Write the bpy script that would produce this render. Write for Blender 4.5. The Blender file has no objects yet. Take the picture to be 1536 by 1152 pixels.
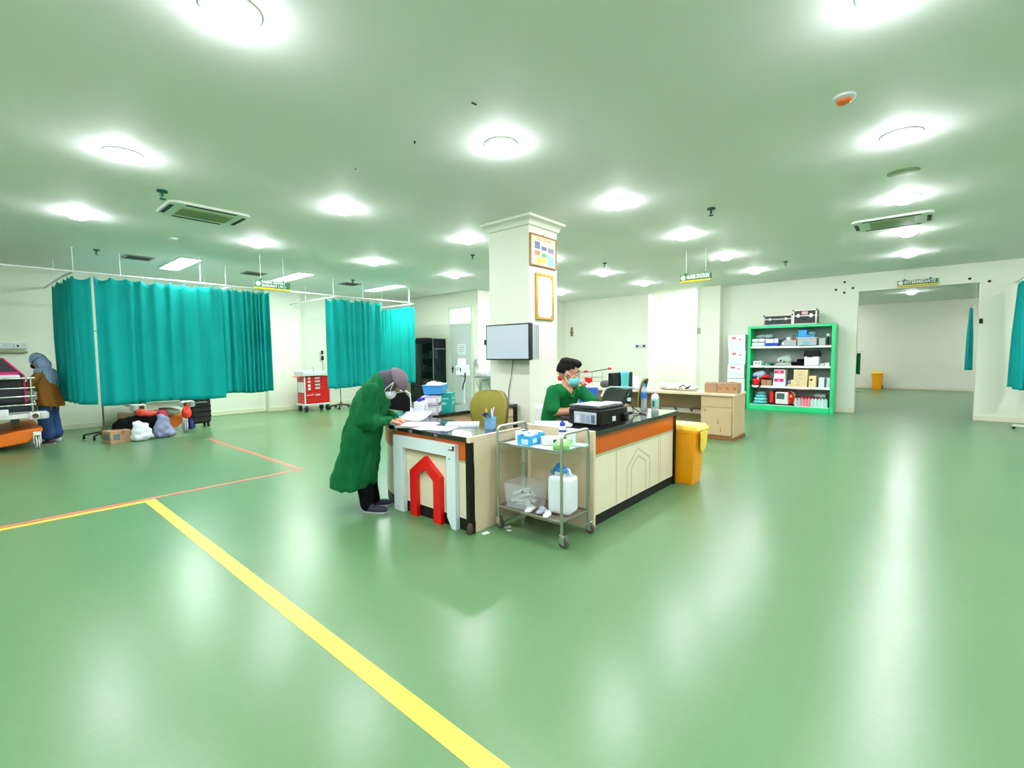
import bpy, bmesh, math, random
from mathutils import Vector, Matrix, Euler
random.seed(7)
sc = bpy.context.scene
COL = sc.collection
# ---------------------------------------------------------------- camera, world, exposure
CAM_H = 1.43
cam = bpy.data.cameras.new('camera')
cam.sensor_width = 36.0
cam.lens = 700.3 / 1536 * 36.0
cam.clip_end = 200
co = bpy.data.objects.new('camera', cam)
COL.objects.link(co)
yaw, pitch, roll = 0.71193, -0.06456, -0.00887
fw0 = Vector((math.cos(yaw), math.sin(yaw), 0)); rt0 = Vector((math.sin(yaw), -math.cos(yaw), 0)); up0 = Vector((0, 0, 1))
f2 = fw0 * math.cos(pitch) + up0 * math.sin(pitch)
u2 = up0 * math.cos(pitch) - fw0 * math.sin(pitch)
r3 = rt0 * math.cos(roll) + u2 * math.sin(roll)
u3 = u2 * math.cos(roll) - rt0 * math.sin(roll)
m = Matrix((r3, u3, -f2)).transposed().to_4x4()
m.translation = Vector((0, 0, CAM_H))
co.matrix_world = m
sc.camera = co
w = bpy.data.worlds.new('world'); sc.world = w; w.use_nodes = True
w.node_tree.nodes['Background'].inputs[0].default_value = (0.75, 0.9, 0.8, 1)
w.node_tree.nodes['Background'].inputs[1].default_value = 0.25
sc.view_settings.view_transform = 'Standard'
sc.view_settings.look = 'None'
sc.view_settings.gamma = 1.0
sc.view_settings.use_curve_mapping = False
sc.view_settings.exposure = 0.0
LAMP = 500.0          # radiance of the downlight diffusers
PANEL = 72.0         # radiance of the fluorescent panels
LAMP_COL = (1.0, 0.97, 1.07)
CE = 3.165           # ceiling height

# ---------------------------------------------------------------- helpers
def lin(h):
    h = h.lstrip('#')
    out = []
    for i in (0, 2, 4):
        c = int(h[i:i + 2], 16) / 255
        out.append(c / 12.92 if c <= 0.04045 else ((c + 0.055) / 1.055) ** 2.4)
    return tuple(out) + (1.0,)

MATS = {}
def mat(name, hexc, rough=0.5, metal=0.0, vary=0.06, vscale=6.0, bump=0.0, bscale=60.0, spec=0.5, trans=0.0, alpha=1.0, coat=0.0, sheen=0.0):
    if name in MATS: return MATS[name]
    mt = bpy.data.materials.new(name); mt.use_nodes = True
    nt = mt.node_tree; b = nt.nodes['Principled BSDF']
    c = lin(hexc)
    b.inputs['Roughness'].default_value = rough
    b.inputs['Metallic'].default_value = metal
    b.inputs['Specular IOR Level'].default_value = spec
    b.inputs['Transmission Weight'].default_value = trans
    b.inputs['Coat Weight'].default_value = coat
    b.inputs['Sheen Weight'].default_value = sheen
    b.inputs['Alpha'].default_value = alpha
    tc = nt.nodes.new('ShaderNodeTexCoord')
    nz = nt.nodes.new('ShaderNodeTexNoise'); nz.inputs['Scale'].default_value = vscale; nz.inputs['Detail'].default_value = 4
    nt.links.new(tc.outputs['Object'], nz.inputs['Vector'])
    mx = nt.nodes.new('ShaderNodeMix'); mx.data_type = 'RGBA'
    mx.inputs[6].default_value = tuple(max(0, x * (1 - vary)) for x in c[:3]) + (1,)
    mx.inputs[7].default_value = tuple(min(1, x * (1 + vary)) for x in c[:3]) + (1,)
    nt.links.new(nz.outputs['Fac'], mx.inputs[0])
    nt.links.new(mx.outputs[2], b.inputs['Base Color'])
    if bump > 0:
        n2 = nt.nodes.new('ShaderNodeTexNoise'); n2.inputs['Scale'].default_value = bscale; n2.inputs['Detail'].default_value = 3
        nt.links.new(tc.outputs['Object'], n2.inputs['Vector'])
        bp = nt.nodes.new('ShaderNodeBump'); bp.inputs['Strength'].default_value = bump; bp.inputs['Distance'].default_value = 0.02
        nt.links.new(n2.outputs['Fac'], bp.inputs['Height'])
        nt.links.new(bp.outputs['Normal'], b.inputs['Normal'])
    MATS[name] = mt
    return mt

def emit(name, colr, s):
    if name in MATS: return MATS[name]
    mt = bpy.data.materials.new(name); mt.use_nodes = True
    nt = mt.node_tree
    b = nt.nodes['Principled BSDF']
    b.inputs['Base Color'].default_value = (0.9, 0.9, 0.9, 1)
    b.inputs['Emission Color'].default_value = tuple(colr) + (1,)
    b.inputs['Emission Strength'].default_value = s
    MATS[name] = mt
    return mt

class MB:
    """collects shapes and links them as one mesh object"""
    def __init__(s): s.bm = bmesh.new()
    def _add(s, vs, fs):
        v = [s.bm.verts.new(p) for p in vs]
        for f in fs:
            try: s.bm.faces.new([v[i] for i in f])
            except ValueError: pass
        return s
    def box(s, x0, x1, y0, y1, z0, z1, M=None):
        vs = [Vector((x, y, z)) for z in (z0, z1) for y in (y0, y1) for x in (x0, x1)]
        if M is not None: vs = [M @ v for v in vs]
        return s._add(vs, [(0, 2, 3, 1), (4, 5, 7, 6), (0, 1, 5, 4), (2, 6, 7, 3), (0, 4, 6, 2), (1, 3, 7, 5)])
    def cbox(s, c, d, M=None):
        return s.box(c[0] - d[0] / 2, c[0] + d[0] / 2, c[1] - d[1] / 2, c[1] + d[1] / 2, c[2] - d[2] / 2, c[2] + d[2] / 2, M)
    def ring_loft(s, rings, cap=True, closed=True):
        n = len(rings[0]); vs = [p for r in rings for p in r]; fs = []
        for i in range(len(rings) - 1):
            for j in range(n if closed else n - 1):
                k = (j + 1) % n
                fs.append((i * n + j, i * n + k, (i + 1) * n + k, (i + 1) * n + j))
        if cap:
            fs.append(tuple(reversed(range(n))))
            fs.append(tuple(range((len(rings) - 1) * n, len(rings) * n)))
        return s._add(vs, fs)
    def cyl(s, p0, p1, r0, r1=None, n=14):
        p0 = Vector(p0); p1 = Vector(p1); r1 = r0 if r1 is None else r1
        d = (p1 - p0).normalized()
        a = d.orthogonal().normalized(); b = d.cross(a)
        return s.ring_loft([[p + (a * math.cos(t) + b * math.sin(t)) * r for t in [2 * math.pi * i / n for i in range(n)]] for p, r in ((p0, r0), (p1, r1))])
    def tube(s, pts, r, n=8, closed=False):
        pts = [Vector(p) for p in pts]; rings = []
        L = len(pts); prev = None
        for i, p in enumerate(pts):
            if closed: d = (pts[(i + 1) % L] - pts[i - 1]).normalized()
            else: d = (pts[min(i + 1, L - 1)] - pts[max(i - 1, 0)]).normalized()
            if prev is None: a = d.orthogonal().normalized()
            else:
                a = prev - d * prev.dot(d)
                a = a.normalized() if a.length > 1e-6 else d.orthogonal().normalized()
            prev = a; b = d.cross(a)
            rr = r[i] if isinstance(r, (list, tuple)) else r
            rings.append([p + (a * math.cos(t) + b * math.sin(t)) * rr for t in [2 * math.pi * k / n for k in range(n)]])
        if closed: rings.append(rings[0])
        return s.ring_loft(rings, cap=not closed)
    def lathe(s, prof, at=(0, 0, 0), n=20, M=None, cap=True):
        at = Vector(at); rings = []
        for r, z in prof:
            rg = [Vector((max(r, 1e-4) * math.cos(2 * math.pi * i / n), max(r, 1e-4) * math.sin(2 * math.pi * i / n), z)) for i in range(n)]
            if M is not None: rg = [M @ v for v in rg]
            rings.append([v + at for v in rg])
        return s.ring_loft(rings, cap=cap)
    def ell(s, c, r, R=None, nu=16, nv=10):
        c = Vector(c); rings = []
        for i in range(nv + 1):
            th = math.pi * (i + 0.001) / (nv + 0.002)
            rg = []
            for j in range(nu):
                ph = 2 * math.pi * j / nu
                v = Vector((r[0] * math.sin(th) * math.cos(ph), r[1] * math.sin(th) * math.sin(ph), -r[2] * math.cos(th)))
                if R is not None: v = R @ v
                rg.append(c + v)
            rings.append(rg)
        return s.ring_loft(rings)
    def prism(s, poly, ax, lo, hi):
        n = len(poly)
        def P(a, b, t):
            return Vector({'x': (t, a, b), 'y': (a, t, b), 'z': (a, b, t)}[ax])
        vs = [P(a, b, lo) for a, b in poly] + [P(a, b, hi) for a, b in poly]
        fs = [tuple(reversed(range(n))), tuple(range(n, 2 * n))] + [(i, (i + 1) % n, n + (i + 1) % n, n + i) for i in range(n)]
        return s._add(vs, fs)
    def sheet(s, f, nu, nv):
        vs = [Vector(f(i / nu, j / nv)) for j in range(nv + 1) for i in range(nu + 1)]
        fs = [(j * (nu + 1) + i, j * (nu + 1) + i + 1, (j + 1) * (nu + 1) + i + 1, (j + 1) * (nu + 1) + i) for j in range(nv) for i in range(nu)]
        return s._add(vs, fs)
    def chain(s, pts, n=12):
        """overlapping spheres and cones, meant for a remeshed body"""
        for (p, r) in pts: s.ell(p, (r, r, r), nu=n, nv=8)
        for (p, r), (q, t) in zip(pts, pts[1:]):
            if (Vector(p) - Vector(q)).length > 1e-4: s.cyl(p, q, r, t, n)
        return s
    def mesh(s, name):
        bmesh.ops.recalc_face_normals(s.bm, faces=s.bm.faces)
        me = bpy.data.meshes.new(name); s.bm.to_mesh(me); s.bm.free()
        return me
    def done(s, name, mt, parent=None, bev=0.0, seg=2, ang=40, solid=0.0, subsurf=0):
        return link(name, s.mesh(name), mt, parent, bev, seg, ang, solid, subsurf)

def link(name, me, mt, parent=None, bev=0.0, seg=2, ang=40, solid=0.0, subsurf=0):
    if mt is not None and not me.materials: me.materials.append(mt)
    me.polygons.foreach_set('use_smooth', [True] * len(me.polygons))
    me.set_sharp_from_angle(angle=math.radians(ang))
    o = bpy.data.objects.new(name, me); COL.objects.link(o)
    if parent is not None: o.parent = parent
    if solid:
        md = o.modifiers.new('thickness', 'SOLIDIFY'); md.thickness = solid; md.offset = 0
    if subsurf:
        md = o.modifiers.new('smooth', 'SUBSURF'); md.levels = subsurf; md.render_levels = subsurf
    if bev > 0:
        md = o.modifiers.new('edge', 'BEVEL'); md.width = bev; md.segments = seg; md.limit_method = 'ANGLE'; md.angle_limit = math.radians(35)
    return o

def remesh(mb, voxel, name, smooth=4, disp=None):
    me = mb.mesh('tmp'); o = bpy.data.objects.new('tmp', me); COL.objects.link(o)
    md = o.modifiers.new('r', 'REMESH'); md.mode = 'VOXEL'; md.voxel_size = voxel; md.use_smooth_shade = True
    if smooth:
        m2 = o.modifiers.new('s', 'SMOOTH'); m2.iterations = smooth; m2.factor = 0.5
    dg = bpy.context.evaluated_depsgraph_get(); dg.update()
    out = bpy.data.meshes.new_from_object(o.evaluated_get(dg)); out.name = name
    bpy.data.objects.remove(o); bpy.data.meshes.remove(me)
    if disp is not None:
        nn = [(v.co.copy(), v.normal.copy()) for v in out.vertices]
        for v, (c, n) in zip(out.vertices, nn): v.co = c + n * disp(c, n)
    return out

def thing(name, label, cat, loc=(0, 0, 0), rz=0.0, group=None):
    o = bpy.data.objects.new(name, None); COL.objects.link(o)
    o.empty_display_size = 0.05
    o.location = loc; o.rotation_euler = (0, 0, rz)
    return tag(o, label, cat, group)
def tag(o, label, cat, group=None):
    o['label'] = label; o['category'] = cat
    if group: o['group'] = group
    return o
def at(o, loc, rz=0.0):
    o.location = loc; o.rotation_euler = (0, 0, rz); return o
def struct(o): o['kind'] = 'structure'; return o
def stuff(o): o['kind'] = 'stuff'; return o
def dup(root, loc, rz=None, label=None):
    r = root.copy(); COL.objects.link(r); r.location = loc
    if rz is not None: r.rotation_euler = (0, 0, rz)
    if label: r['label'] = label
    for ch in list(root.children):
        c = ch.copy(); COL.objects.link(c); c.parent = r
        for g in ch.children:
            d = g.copy(); COL.objects.link(d); d.parent = c
    return r
FACE_X = Matrix(((0, 0, -1), (-1, 0, 0), (0, 1, 0)))     # text that reads when looking along +X
FACE_Y = Matrix(((1, 0, 0), (0, 0, -1), (0, 1, 0)))      # text that reads when looking along +Y
def text(name, body, size, mt, parent, loc, R, bold=0.0, width=None):
    cu = bpy.data.curves.new('t', 'FONT'); cu.body = body; cu.size = size; cu.align_x = 'LEFT'; cu.align_y = 'BOTTOM'
    cu.extrude = 0.0008; cu.offset = bold; cu.resolution_u = 3
    o = bpy.data.objects.new('t', cu); COL.objects.link(o)
    dg = bpy.context.evaluated_depsgraph_get(); dg.update()
    me = bpy.data.meshes.new_from_object(o.evaluated_get(dg))
    bpy.data.objects.remove(o); bpy.data.curves.remove(cu)
    if width:
        x1 = max(v.co.x for v in me.vertices); k = width / x1
        for v in me.vertices: v.co.x *= k
    me.transform(Matrix.Translation(Vector(loc)) @ R.to_4x4())
    me.name = name
    return link(name, me, mt, parent)

# ---------------------------------------------------------------- materials
WALL = mat('wall_paint', '#DDE3D0', 0.55, vary=0.03, vscale=1.2, bump=0.05, bscale=30)
CEIL = mat('ceiling_paint', '#EEF0EE', 0.7, vary=0.02, vscale=1.0)
BASE = mat('baseboard_vinyl', '#DADCC0', 0.4, vary=0.06)
WHITE = mat('white_enamel', '#D9DEDC', 0.35, vary=0.02)
PAPER = mat('white_paper', '#DEE2E3', 0.7, vary=0.02)
BLACK = mat('black_plastic', '#0E1011', 0.45, vary=0.1, spec=0.25)
BLKTOP = mat('black_laminate', '#1B2022', 0.14, vary=0.25, vscale=9, coat=0.3)
BLKEDGE = mat('black_edge', '#141310', 0.45, vary=0.2, spec=0.25)
CREAM = mat('cream_laminate', '#E2DABE', 0.4, vary=0.05, vscale=5)
PANELW = mat('end_panel_laminate', '#D6C6A6', 0.45, vary=0.06, vscale=4)
ORANGE = mat('orange_laminate', '#C85A08', 0.35, vary=0.12, vscale=5)
STRIP = mat('pale_strip', '#A9B890', 0.4)
ARCHW = mat('pale_blue_paint', '#D5E6E8', 0.35, vary=0.03)
RED = mat('red_paint', '#D8050A', 0.3, vary=0.05)
CHROME = mat('chrome', '#C9CFC8', 0.18, metal=1.0, vary=0.05)
STEEL = mat('brushed_steel', '#B8BCB2', 0.3, metal=1.0, vary=0.08)
RUBBER = mat('dark_rubber', '#222322', 0.6)
TEAL = mat('teal_curtain_cloth', '#00958F', 0.8, vary=0.12, vscale=2.5, bump=0.05, bscale=400, spec=0.2)
GOWN = mat('green_gown_cloth', '#045C2D', 0.85, vary=0.15, vscale=3, spec=0.2)
SCRUB = mat('green_scrub_cloth', '#086A34', 0.85, vary=0.12, vscale=4, spec=0.2)
SKIN = mat('skin', '#C08B6C', 0.5, vary=0.05)
HAIR = mat('dark_hair', '#0D0A08', 0.7, vary=0.3, vscale=40, bump=0.3, bscale=120, spec=0.15)
YELLOW = mat('yellow_plastic', '#F5B400', 0.35, vary=0.05)
YELLOWL = mat('pale_yellow_plastic', '#FFD34A', 0.35, vary=0.05)
OLIVE = mat('olive_upholstery', '#8B862F', 0.75, vary=0.15, vscale=12)
WOOD = mat('pale_wood_laminate', '#C9AE86', 0.45, vary=0.07, vscale=4)
WOODD = mat('brown_wood_laminate', '#8A6A3C', 0.5, vary=0.1)
CARD = mat('brown_cardboard', '#A98766', 0.8, vary=0.07)
BLUE = mat('blue_plastic', '#1F8FCB', 0.35)
LBLUE = mat('light_blue_plastic', '#7FB9E3', 0.35)
DBLUE = mat('deep_blue_plastic', '#1C3FB0', 0.35)
CYAN = mat('cyan_cloth', '#58C9C8', 0.7)
TEALBOX = mat('teal_card', '#0E9C93', 0.5)
GREENP = mat('green_pack', '#7CC46A', 0.4)
SIGNG = mat('sign_green', '#04683A', 0.5, vary=0.02)
SIGNY = mat('sign_yellow', '#DDBB00', 0.5, vary=0.02)
GOLD = mat('gold_frame', '#C39A3C', 0.35, metal=0.5, vary=0.15, vscale=30)
GREY = mat('grey_plastic', '#8C9493', 0.45)
LGREY = mat('light_grey_plastic', '#C7CFCE', 0.45)
SHELFG = mat('mint_green_paint', '#1FC47A', 0.35, vary=0.06)
SHELFIN = mat('grey_shelf_liner', '#9DA8A6', 0.5)
PINK = mat('pink_print', '#DB1670', 0.5)
DOORG = mat('grey_door_paint', '#B9C6C0', 0.4, vary=0.02)
FRAMEG = mat('pale_door_frame', '#CBD6C6', 0.4)
GLASSD = mat('dark_glass', '#0B2620', 0.06, vary=0.2, spec=0.6, alpha=0.55)
CLEAR = mat('clear_plastic', '#DDE6E4', 0.2, vary=0.02, alpha=0.24)
FROST = mat('frosted_plastic', '#DCE8EA', 0.35, vary=0.04)
JEANS = mat('blue_denim', '#1D3F73', 0.8, vary=0.15)
DARKCL = mat('black_cloth', '#0B0D0F', 0.9, vary=0.2, spec=0.1)

def floor_material():
    mt = bpy.data.materials.new('green_vinyl_floor'); mt.use_nodes = True
    nt = mt.node_tree; b = nt.nodes['Principled BSDF']; L = nt.links.new
    tc = nt.nodes.new('ShaderNodeTexCoord')
    def noise(scale, detail=4, rough=0.55):
        n = nt.nodes.new('ShaderNodeTexNoise'); n.inputs['Scale'].default_value = scale; n.inputs['Detail'].default_value = detail; n.inputs['Roughness'].default_value = rough
        L(tc.outputs['Object'], n.inputs['Vector']); return n
    n1 = noise(0.9, 3, 0.45); n2 = noise(45, 3)
    r = nt.nodes.new('ShaderNodeValToRGB'); L(n1.outputs['Fac'], r.inputs[0])
    r.color_ramp.elements[0].position = 0.0; r.color_ramp.elements[0].color = (0.085, 0.192, 0.077, 1)
    r.color_ramp.elements[1].position = 1.0; r.color_ramp.elements[1].color = (0.108, 0.232, 0.098, 1)
    mx = nt.nodes.new('ShaderNodeMix'); mx.data_type = 'RGBA'; mx.blend_type = 'OVERLAY'; mx.inputs[0].default_value = 0.08
    L(r.outputs[0], mx.inputs[6]); L(n2.outputs['Fac'], mx.inputs[7])
    # scuffs
    vo = nt.nodes.new('ShaderNodeTexVoronoi'); vo.inputs['Scale'].default_value = 1.3; L(tc.outputs['Object'], vo.inputs['Vector'])
    r2 = nt.nodes.new('ShaderNodeValToRGB'); L(vo.outputs['Distance'], r2.inputs[0])
    r2.color_ramp.elements[0].position = 0.007; r2.color_ramp.elements[0].color = (0.45, 0.45, 0.45, 1)
    r2.color_ramp.elements[1].position = 0.018; r2.color_ramp.elements[1].color = (1, 1, 1, 1)
    m2 = nt.nodes.new('ShaderNodeMix'); m2.data_type = 'RGBA'; m2.blend_type = 'MULTIPLY'; m2.inputs[0].default_value = 1
    L(mx.outputs[2], m2.inputs[6]); L(r2.outputs[0], m2.inputs[7])
    L(m2.outputs[2], b.inputs['Base Color'])
    mr = nt.nodes.new('ShaderNodeMapRange'); n3 = noise(1.7, 2, 0.4); L(n3.outputs['Fac'], mr.inputs[0])
    mr.inputs[1].default_value = 0.0; mr.inputs[2].default_value = 1.0; mr.inputs[3].default_value = 0.279; mr.inputs[4].default_value = 0.31
    L(mr.outputs[0], b.inputs['Roughness'])
    b.inputs['Specular IOR Level'].default_value = 0.5
    n4 = noise(14.0, 2, 0.5)
    bp = nt.nodes.new('ShaderNodeBump'); bp.inputs['Strength'].default_value = 0.045; bp.inputs['Distance'].default_value = 0.02
    L(n4.outputs['Fac'], bp.inputs['Height']); L(bp.outputs['Normal'], b.inputs['Normal'])
    return mt
FLOOR = floor_material()

# ---------------------------------------------------------------- the room
XR, YL = 13.25, 12.72          # right wall, left wall
XD, YI = 9.10, 9.05            # wall with the grey door, inner wall behind the column
X0, Y0, XF = -4.0, -6.0, 22.4
T = 0.2
fl = struct(MB().box(X0 - T, XF + T, Y0 - T, YL + T, -0.1, 0).done('floor', FLOOR))
LINEY = mat('yellow_floor_tape', '#D8BC3C', 0.4, vary=0.06)
LINER = mat('red_floor_tape', '#C86656', 0.4, vary=0.08)
MB().box(1.055, 1.145, -1.0, 5.76, 0, 0.0015).done('yellow_line', LINEY, fl)['label'] = 'yellow tape line running toward the viewer'
MB().box(-3.9, 1.145, 5.70, 5.765, 0, 0.0017).done('yellow_line', LINEY, fl)['label'] = 'yellow tape line beside the red one'
MB().box(-3.9, 2.70, 5.79, 5.85, 0, 0.0015).done('red_line', LINER, fl)['label'] = 'red tape line running across the floor'
MB().box(2.62, 2.68, 5.79, 9.3, 0, 0.0013).done('red_line', LINER, fl)['label'] = 'red tape line leading toward the curtained bays'
struct(MB().box(X0 - T, XF + T, Y0 - T, YL + T, CE, CE + 0.15).done('ceiling', CEIL))
struct(MB().box(X0 - T, XD + T, YL, YL + T, 0, CE).done('wall_left', WALL))
struct(MB().box(XD, XD + T, YI, YL, 0, CE).done('wall_door_side', WALL))
struct(MB().box(XD + T, XR + T, YI, YI + T, 0, CE).done('wall_inner', WALL))
DY0, DY1, DZ = -0.94, 1.03, 2.77
wr = MB()
wr.box(XR, XR + T, DY1, 4.63, 0, CE); wr.box(XR, XR + T, 6.05, YI, 0, CE); wr.box(XR, XR + T, Y0, DY0, 0, CE); wr.box(XR, XR + T, DY0, DY1, DZ, CE)
wr = struct(wr.done('wall_right', WALL))
struct(MB().box(X0 - T, XR + T, Y0 - T, Y0, 0, CE).done('wall_front', WALL))
struct(MB().box(X0 - T, X0, Y0, YL, 0, CE).done('wall_rear', WALL))
struct(MB().box(XF, XF + T, Y0, 4.63, 0, CE).done('wall_back', WALL))
struct(MB().box(XR + T, XF, 4.43, 4.63, 0, CE).done('wall_far_left', WALL))
struct(MB().box(14.75, 14.95, 4.63, 6.6, 0, CE).done('wall_alcove_back', WALL))
struct(MB().box(XR + T, 14.75, 6.4, 6.6, 0, CE).done('wall_alcove_side', WALL))
struct(MB().box(XR + T, XF, Y0 - T, Y0, 0, CE).done('wall_far_right', WALL))
# pilasters against the walls
for i, (a, b_, c, d) in enumerate(((4.95, 5.85, YL - 0.22, YL), (12.95, XR, 3.93, 4.42))):
    struct(MB().box(a, b_, c, d, 0, CE).done('trim_%d' % (i + 1), WALL))
# baseboards with a coved lip
def bboard(name, x0, x1, y0, y1):
    struct(MB().box(x0, x1, y0, y1, 0, 0.11).done(name, BASE, bev=0.006))
bboard('baseboard_left', X0, 4.95, YL - 0.02, YL)
bboard('baseboard_pilaster', 4.93, 5.87, YL - 0.24, YL - 0.22)
bboard('baseboard_left_end', 5.87, XD, YL - 0.02, YL)
bboard('baseboard_door_side', XD - 0.02, XD, 10.25, YL)
bboard('baseboard_alcove', 14.73, 14.75, 4.63, 6.4)
bboard('baseboard_inner', XD, XR, YI - 0.02, YI)
bboard('baseboard_right', XR - 0.02, XR, DY1, 3.9)
bboard('baseboard_right_end', XR - 0.02, XR, Y0, DY0)
bboard('baseboard_back', XF - 0.02, XF, Y0, 4.43)
# screw holes round the doorway
HOLE = mat('black_plug', '#0E0E0C', 0.6)
def wall_plug(y, z, lab):
    o = MB().cyl((0, 0, 0), (-0.012, 0, 0), 0.026, 0.022, 10).done('wall_plug', HOLE, ang=30); at(o, (XR, y, z)); tag(o, lab, 'plug')
wall_plug(1.29, 3.01, 'black round plug in the wall, topmost of four left of the doorway')
wall_plug(1.45, 2.85, 'black round plug in the wall, farthest left of four left of the doorway')
wall_plug(1.29, 2.77, 'black round plug in the wall, lowest of four left of the doorway')
wall_plug(1.13, 2.86, 'black round plug nearest the top left corner of the doorway')
wall_plug(-0.78, 2.86, 'black round plug just above the top right of the doorway')
wall_plug(-1.06, 2.78, 'black round plug on the wall right of the doorway')

# column in the middle with its cornice
PX0, PX1, PY0, PY1 = 4.67, 5.28, 3.73, 4.42
pil = struct(MB().box(PX0, PX1, PY0, PY1, 0, CE).done('wall_column', WALL, bev=0.006))
def sq(e, z): return [Vector((x, y, z)) for x, y in ((PX0 - e, PY0 - e), (PX1 + e, PY0 - e), (PX1 + e, PY1 + e), (PX0 - e, PY1 + e))]
struct(MB().ring_loft([sq(0.001, CE - 0.12), sq(0.02, CE - 0.11), sq(0.03, CE - 0.075), sq(0.05, CE - 0.045), sq(0.085, CE - 0.03), sq(0.09, CE - 0.001)]).done('trim_column_cornice', WALL))

# grey door with a bright fanlight
dr = bpy.data.objects.new('door_1', None); COL.objects.link(dr); dr.location = (XD, 9.72, 0); struct(dr)
MB().box(-0.05, 0.02, 0.42, 0.50, 0, 2.78).box(-0.05, 0.02, -0.50, -0.42, 0, 2.78).box(-0.05, 0.02, -0.42, 0.42, 2.70, 2.78).box(-0.05, 0.02, -0.42, 0.42, 2.24, 2.31).done('door_frame', FRAMEG, dr, bev=0.006)
leaf = MB().box(-0.03, 0.0, -0.415, 0.415, 0.02, 2.235).done('door_panel', DOORG, dr, bev=0.005)
MB().box(-0.036, -0.03, -0.33, 0.33, 1.15, 2.1).box(-0.036, -0.03, -0.33, 0.33, 0.2, 1.0).done('raised_panel', DOORG, leaf, bev=0.004)
MB().cyl((-0.03, 0.35, 1.02), (-0.08, 0.35, 1.02), 0.012).cyl((-0.08, 0.36, 1.02), (-0.08, 0.24, 1.02), 0.011).box(-0.037, -0.03, 0.33, 0.375, 0.9, 1.08).done('door_handle', BLACK, leaf)
MB().box(-0.014, -0.008, -0.42, 0.42, 2.31, 2.70).done('fanlight_pane', emit('fanlight_glow', (0.95, 1.0, 0.95), 3.0), dr)
nt_ = MB().box(-0.002, 0, -0.16, 0.16, -0.15, 0.15).done('door_notice', mat('faded_notice', '#D5E2DC', 0.6)); at(nt_, (XD - 0.037, 9.68, 1.57)); tag(nt_, 'pale paper notice taped to the grey door', 'notice')
for k in range(4): MB().box(-0.0028, -0.002, -0.11, 0.11, 0.09 - k * 0.05, 0.105 - k * 0.05).done('print_line', GREY, nt_)

# ---------------------------------------------------------------- ceiling fittings
GX, GY, SX, SY = 0.9515, 2.6636, 2.0251, 2.5142
GLOW = emit('downlight_glow', LAMP_COL, LAMP)
def uneven_glow(mt):
    # frosted globe over an LED board: brightest at the bottom, dimmer on its flanks
    nt = mt.node_tree; b_ = nt.nodes['Principled BSDF']; L = nt.links.new
    g = nt.nodes.new('ShaderNodeNewGeometry'); s_ = nt.nodes.new('ShaderNodeSeparateXYZ'); L(g.outputs['True Normal'], s_.inputs[0])
    p = nt.nodes.new('ShaderNodeMath'); p.operation = 'MULTIPLY'; L(s_.outputs['Z'], p.inputs[0]); L(s_.outputs['Z'], p.inputs[1])
    q = nt.nodes.new('ShaderNodeMath'); q.operation = 'MULTIPLY_ADD'; p2 = nt.nodes.new('ShaderNodeMath'); p2.operation = 'POWER'; L(p.outputs[0], p2.inputs[0]); p2.inputs[1].default_value = 2.0
    L(p2.outputs[0], q.inputs[0]); q.inputs[1].default_value = 0.975 * LAMP; q.inputs[2].default_value = 0.025 * LAMP
    L(q.outputs[0], b_.inputs['Emission Strength'])
uneven_glow(GLOW)
dl = thing('downlight', '', 'downlight', group='round ceiling downlights')
MB().lathe([(0.121, 0), (0.140, -0.001), (0.141, -0.005), (0.136, -0.008), (0.124, -0.007), (0.121, 0)], n=28, cap=False).done('trim_ring', WHITE, dl)
MB().lathe([(0.120 * math.cos(q), -0.004 - 0.072 * math.sin(q)) for q in [k * math.pi / 20 for k in range(11)]], n=28).done('diffuser', GLOW, dl)
ORD = ['first', 'second', 'third', 'fourth', 'fifth', 'sixth']
ROWS = {-1: 'right-hand ceiling row leading to the doorway', 0: 'ceiling row passing in front of the column', 1: 'ceiling row passing just behind the column', 2: 'ceiling row nearest the teal curtains'}
first = True
def put_light(x, y, lab):
    global first
    if first:
        dl.location = (x, y, CE); dl['label'] = lab; first = False
    else: dup(dl, (x, y, CE), label=lab)
for v in (-1, 0, 1, 2):
    for u in range(6):
        if v == -1 and u == 0: continue
        if (u, v) in ((3, 1), (4, 2)): pass
        put_light(GX + u * SX, GY + v * SY, 'round downlight, %s from the viewer in the %s' % (ORD[u - (1 if v == -1 else 0)], ROWS[v]))
for (x, y) in [(GX, GY - SY)] + [(GX + u * SX, GY - 2 * SY) for u in range(0, 6)] + [(GX - SX, GY + v * SY) for v in (-2, -1, 0, 1, 2)] + [(GX - SX * 2, GY + v * SY) for v in (-1, 1)]:
    put_light(x, y, 'round downlight on the ceiling beside or behind the viewer')
for (x, y) in ((16.0, 3.2), (19.0, 3.2), (16.0, -3.2), (19.0, -3.2), (20.9, 2.5), (20.9, -2.6)): put_light(x, y, 'unseen downlight added to brighten the far room, out of sight beside the doorway')  # extra lamps hidden by the jambs, added to brighten the far room
for (x, y, w_) in ((13.85, 4.92, 'nearest the pilaster'), (14.3, 4.92, 'added for brightness deeper inside'), (14.3, 5.35, 'added for brightness farthest left')): put_light(x, y, 'round downlight inside the bright alcove behind the pilaster, ' + w_)  # the deeper and leftmost lamps are added to make the alcove brighter
put_light(16.3, 0.15, 'round downlight in the room beyond the doorway, nearer one of two')
put_light(18.4, 0.15, 'round downlight in the room beyond the doorway, farther one of two')
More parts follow.
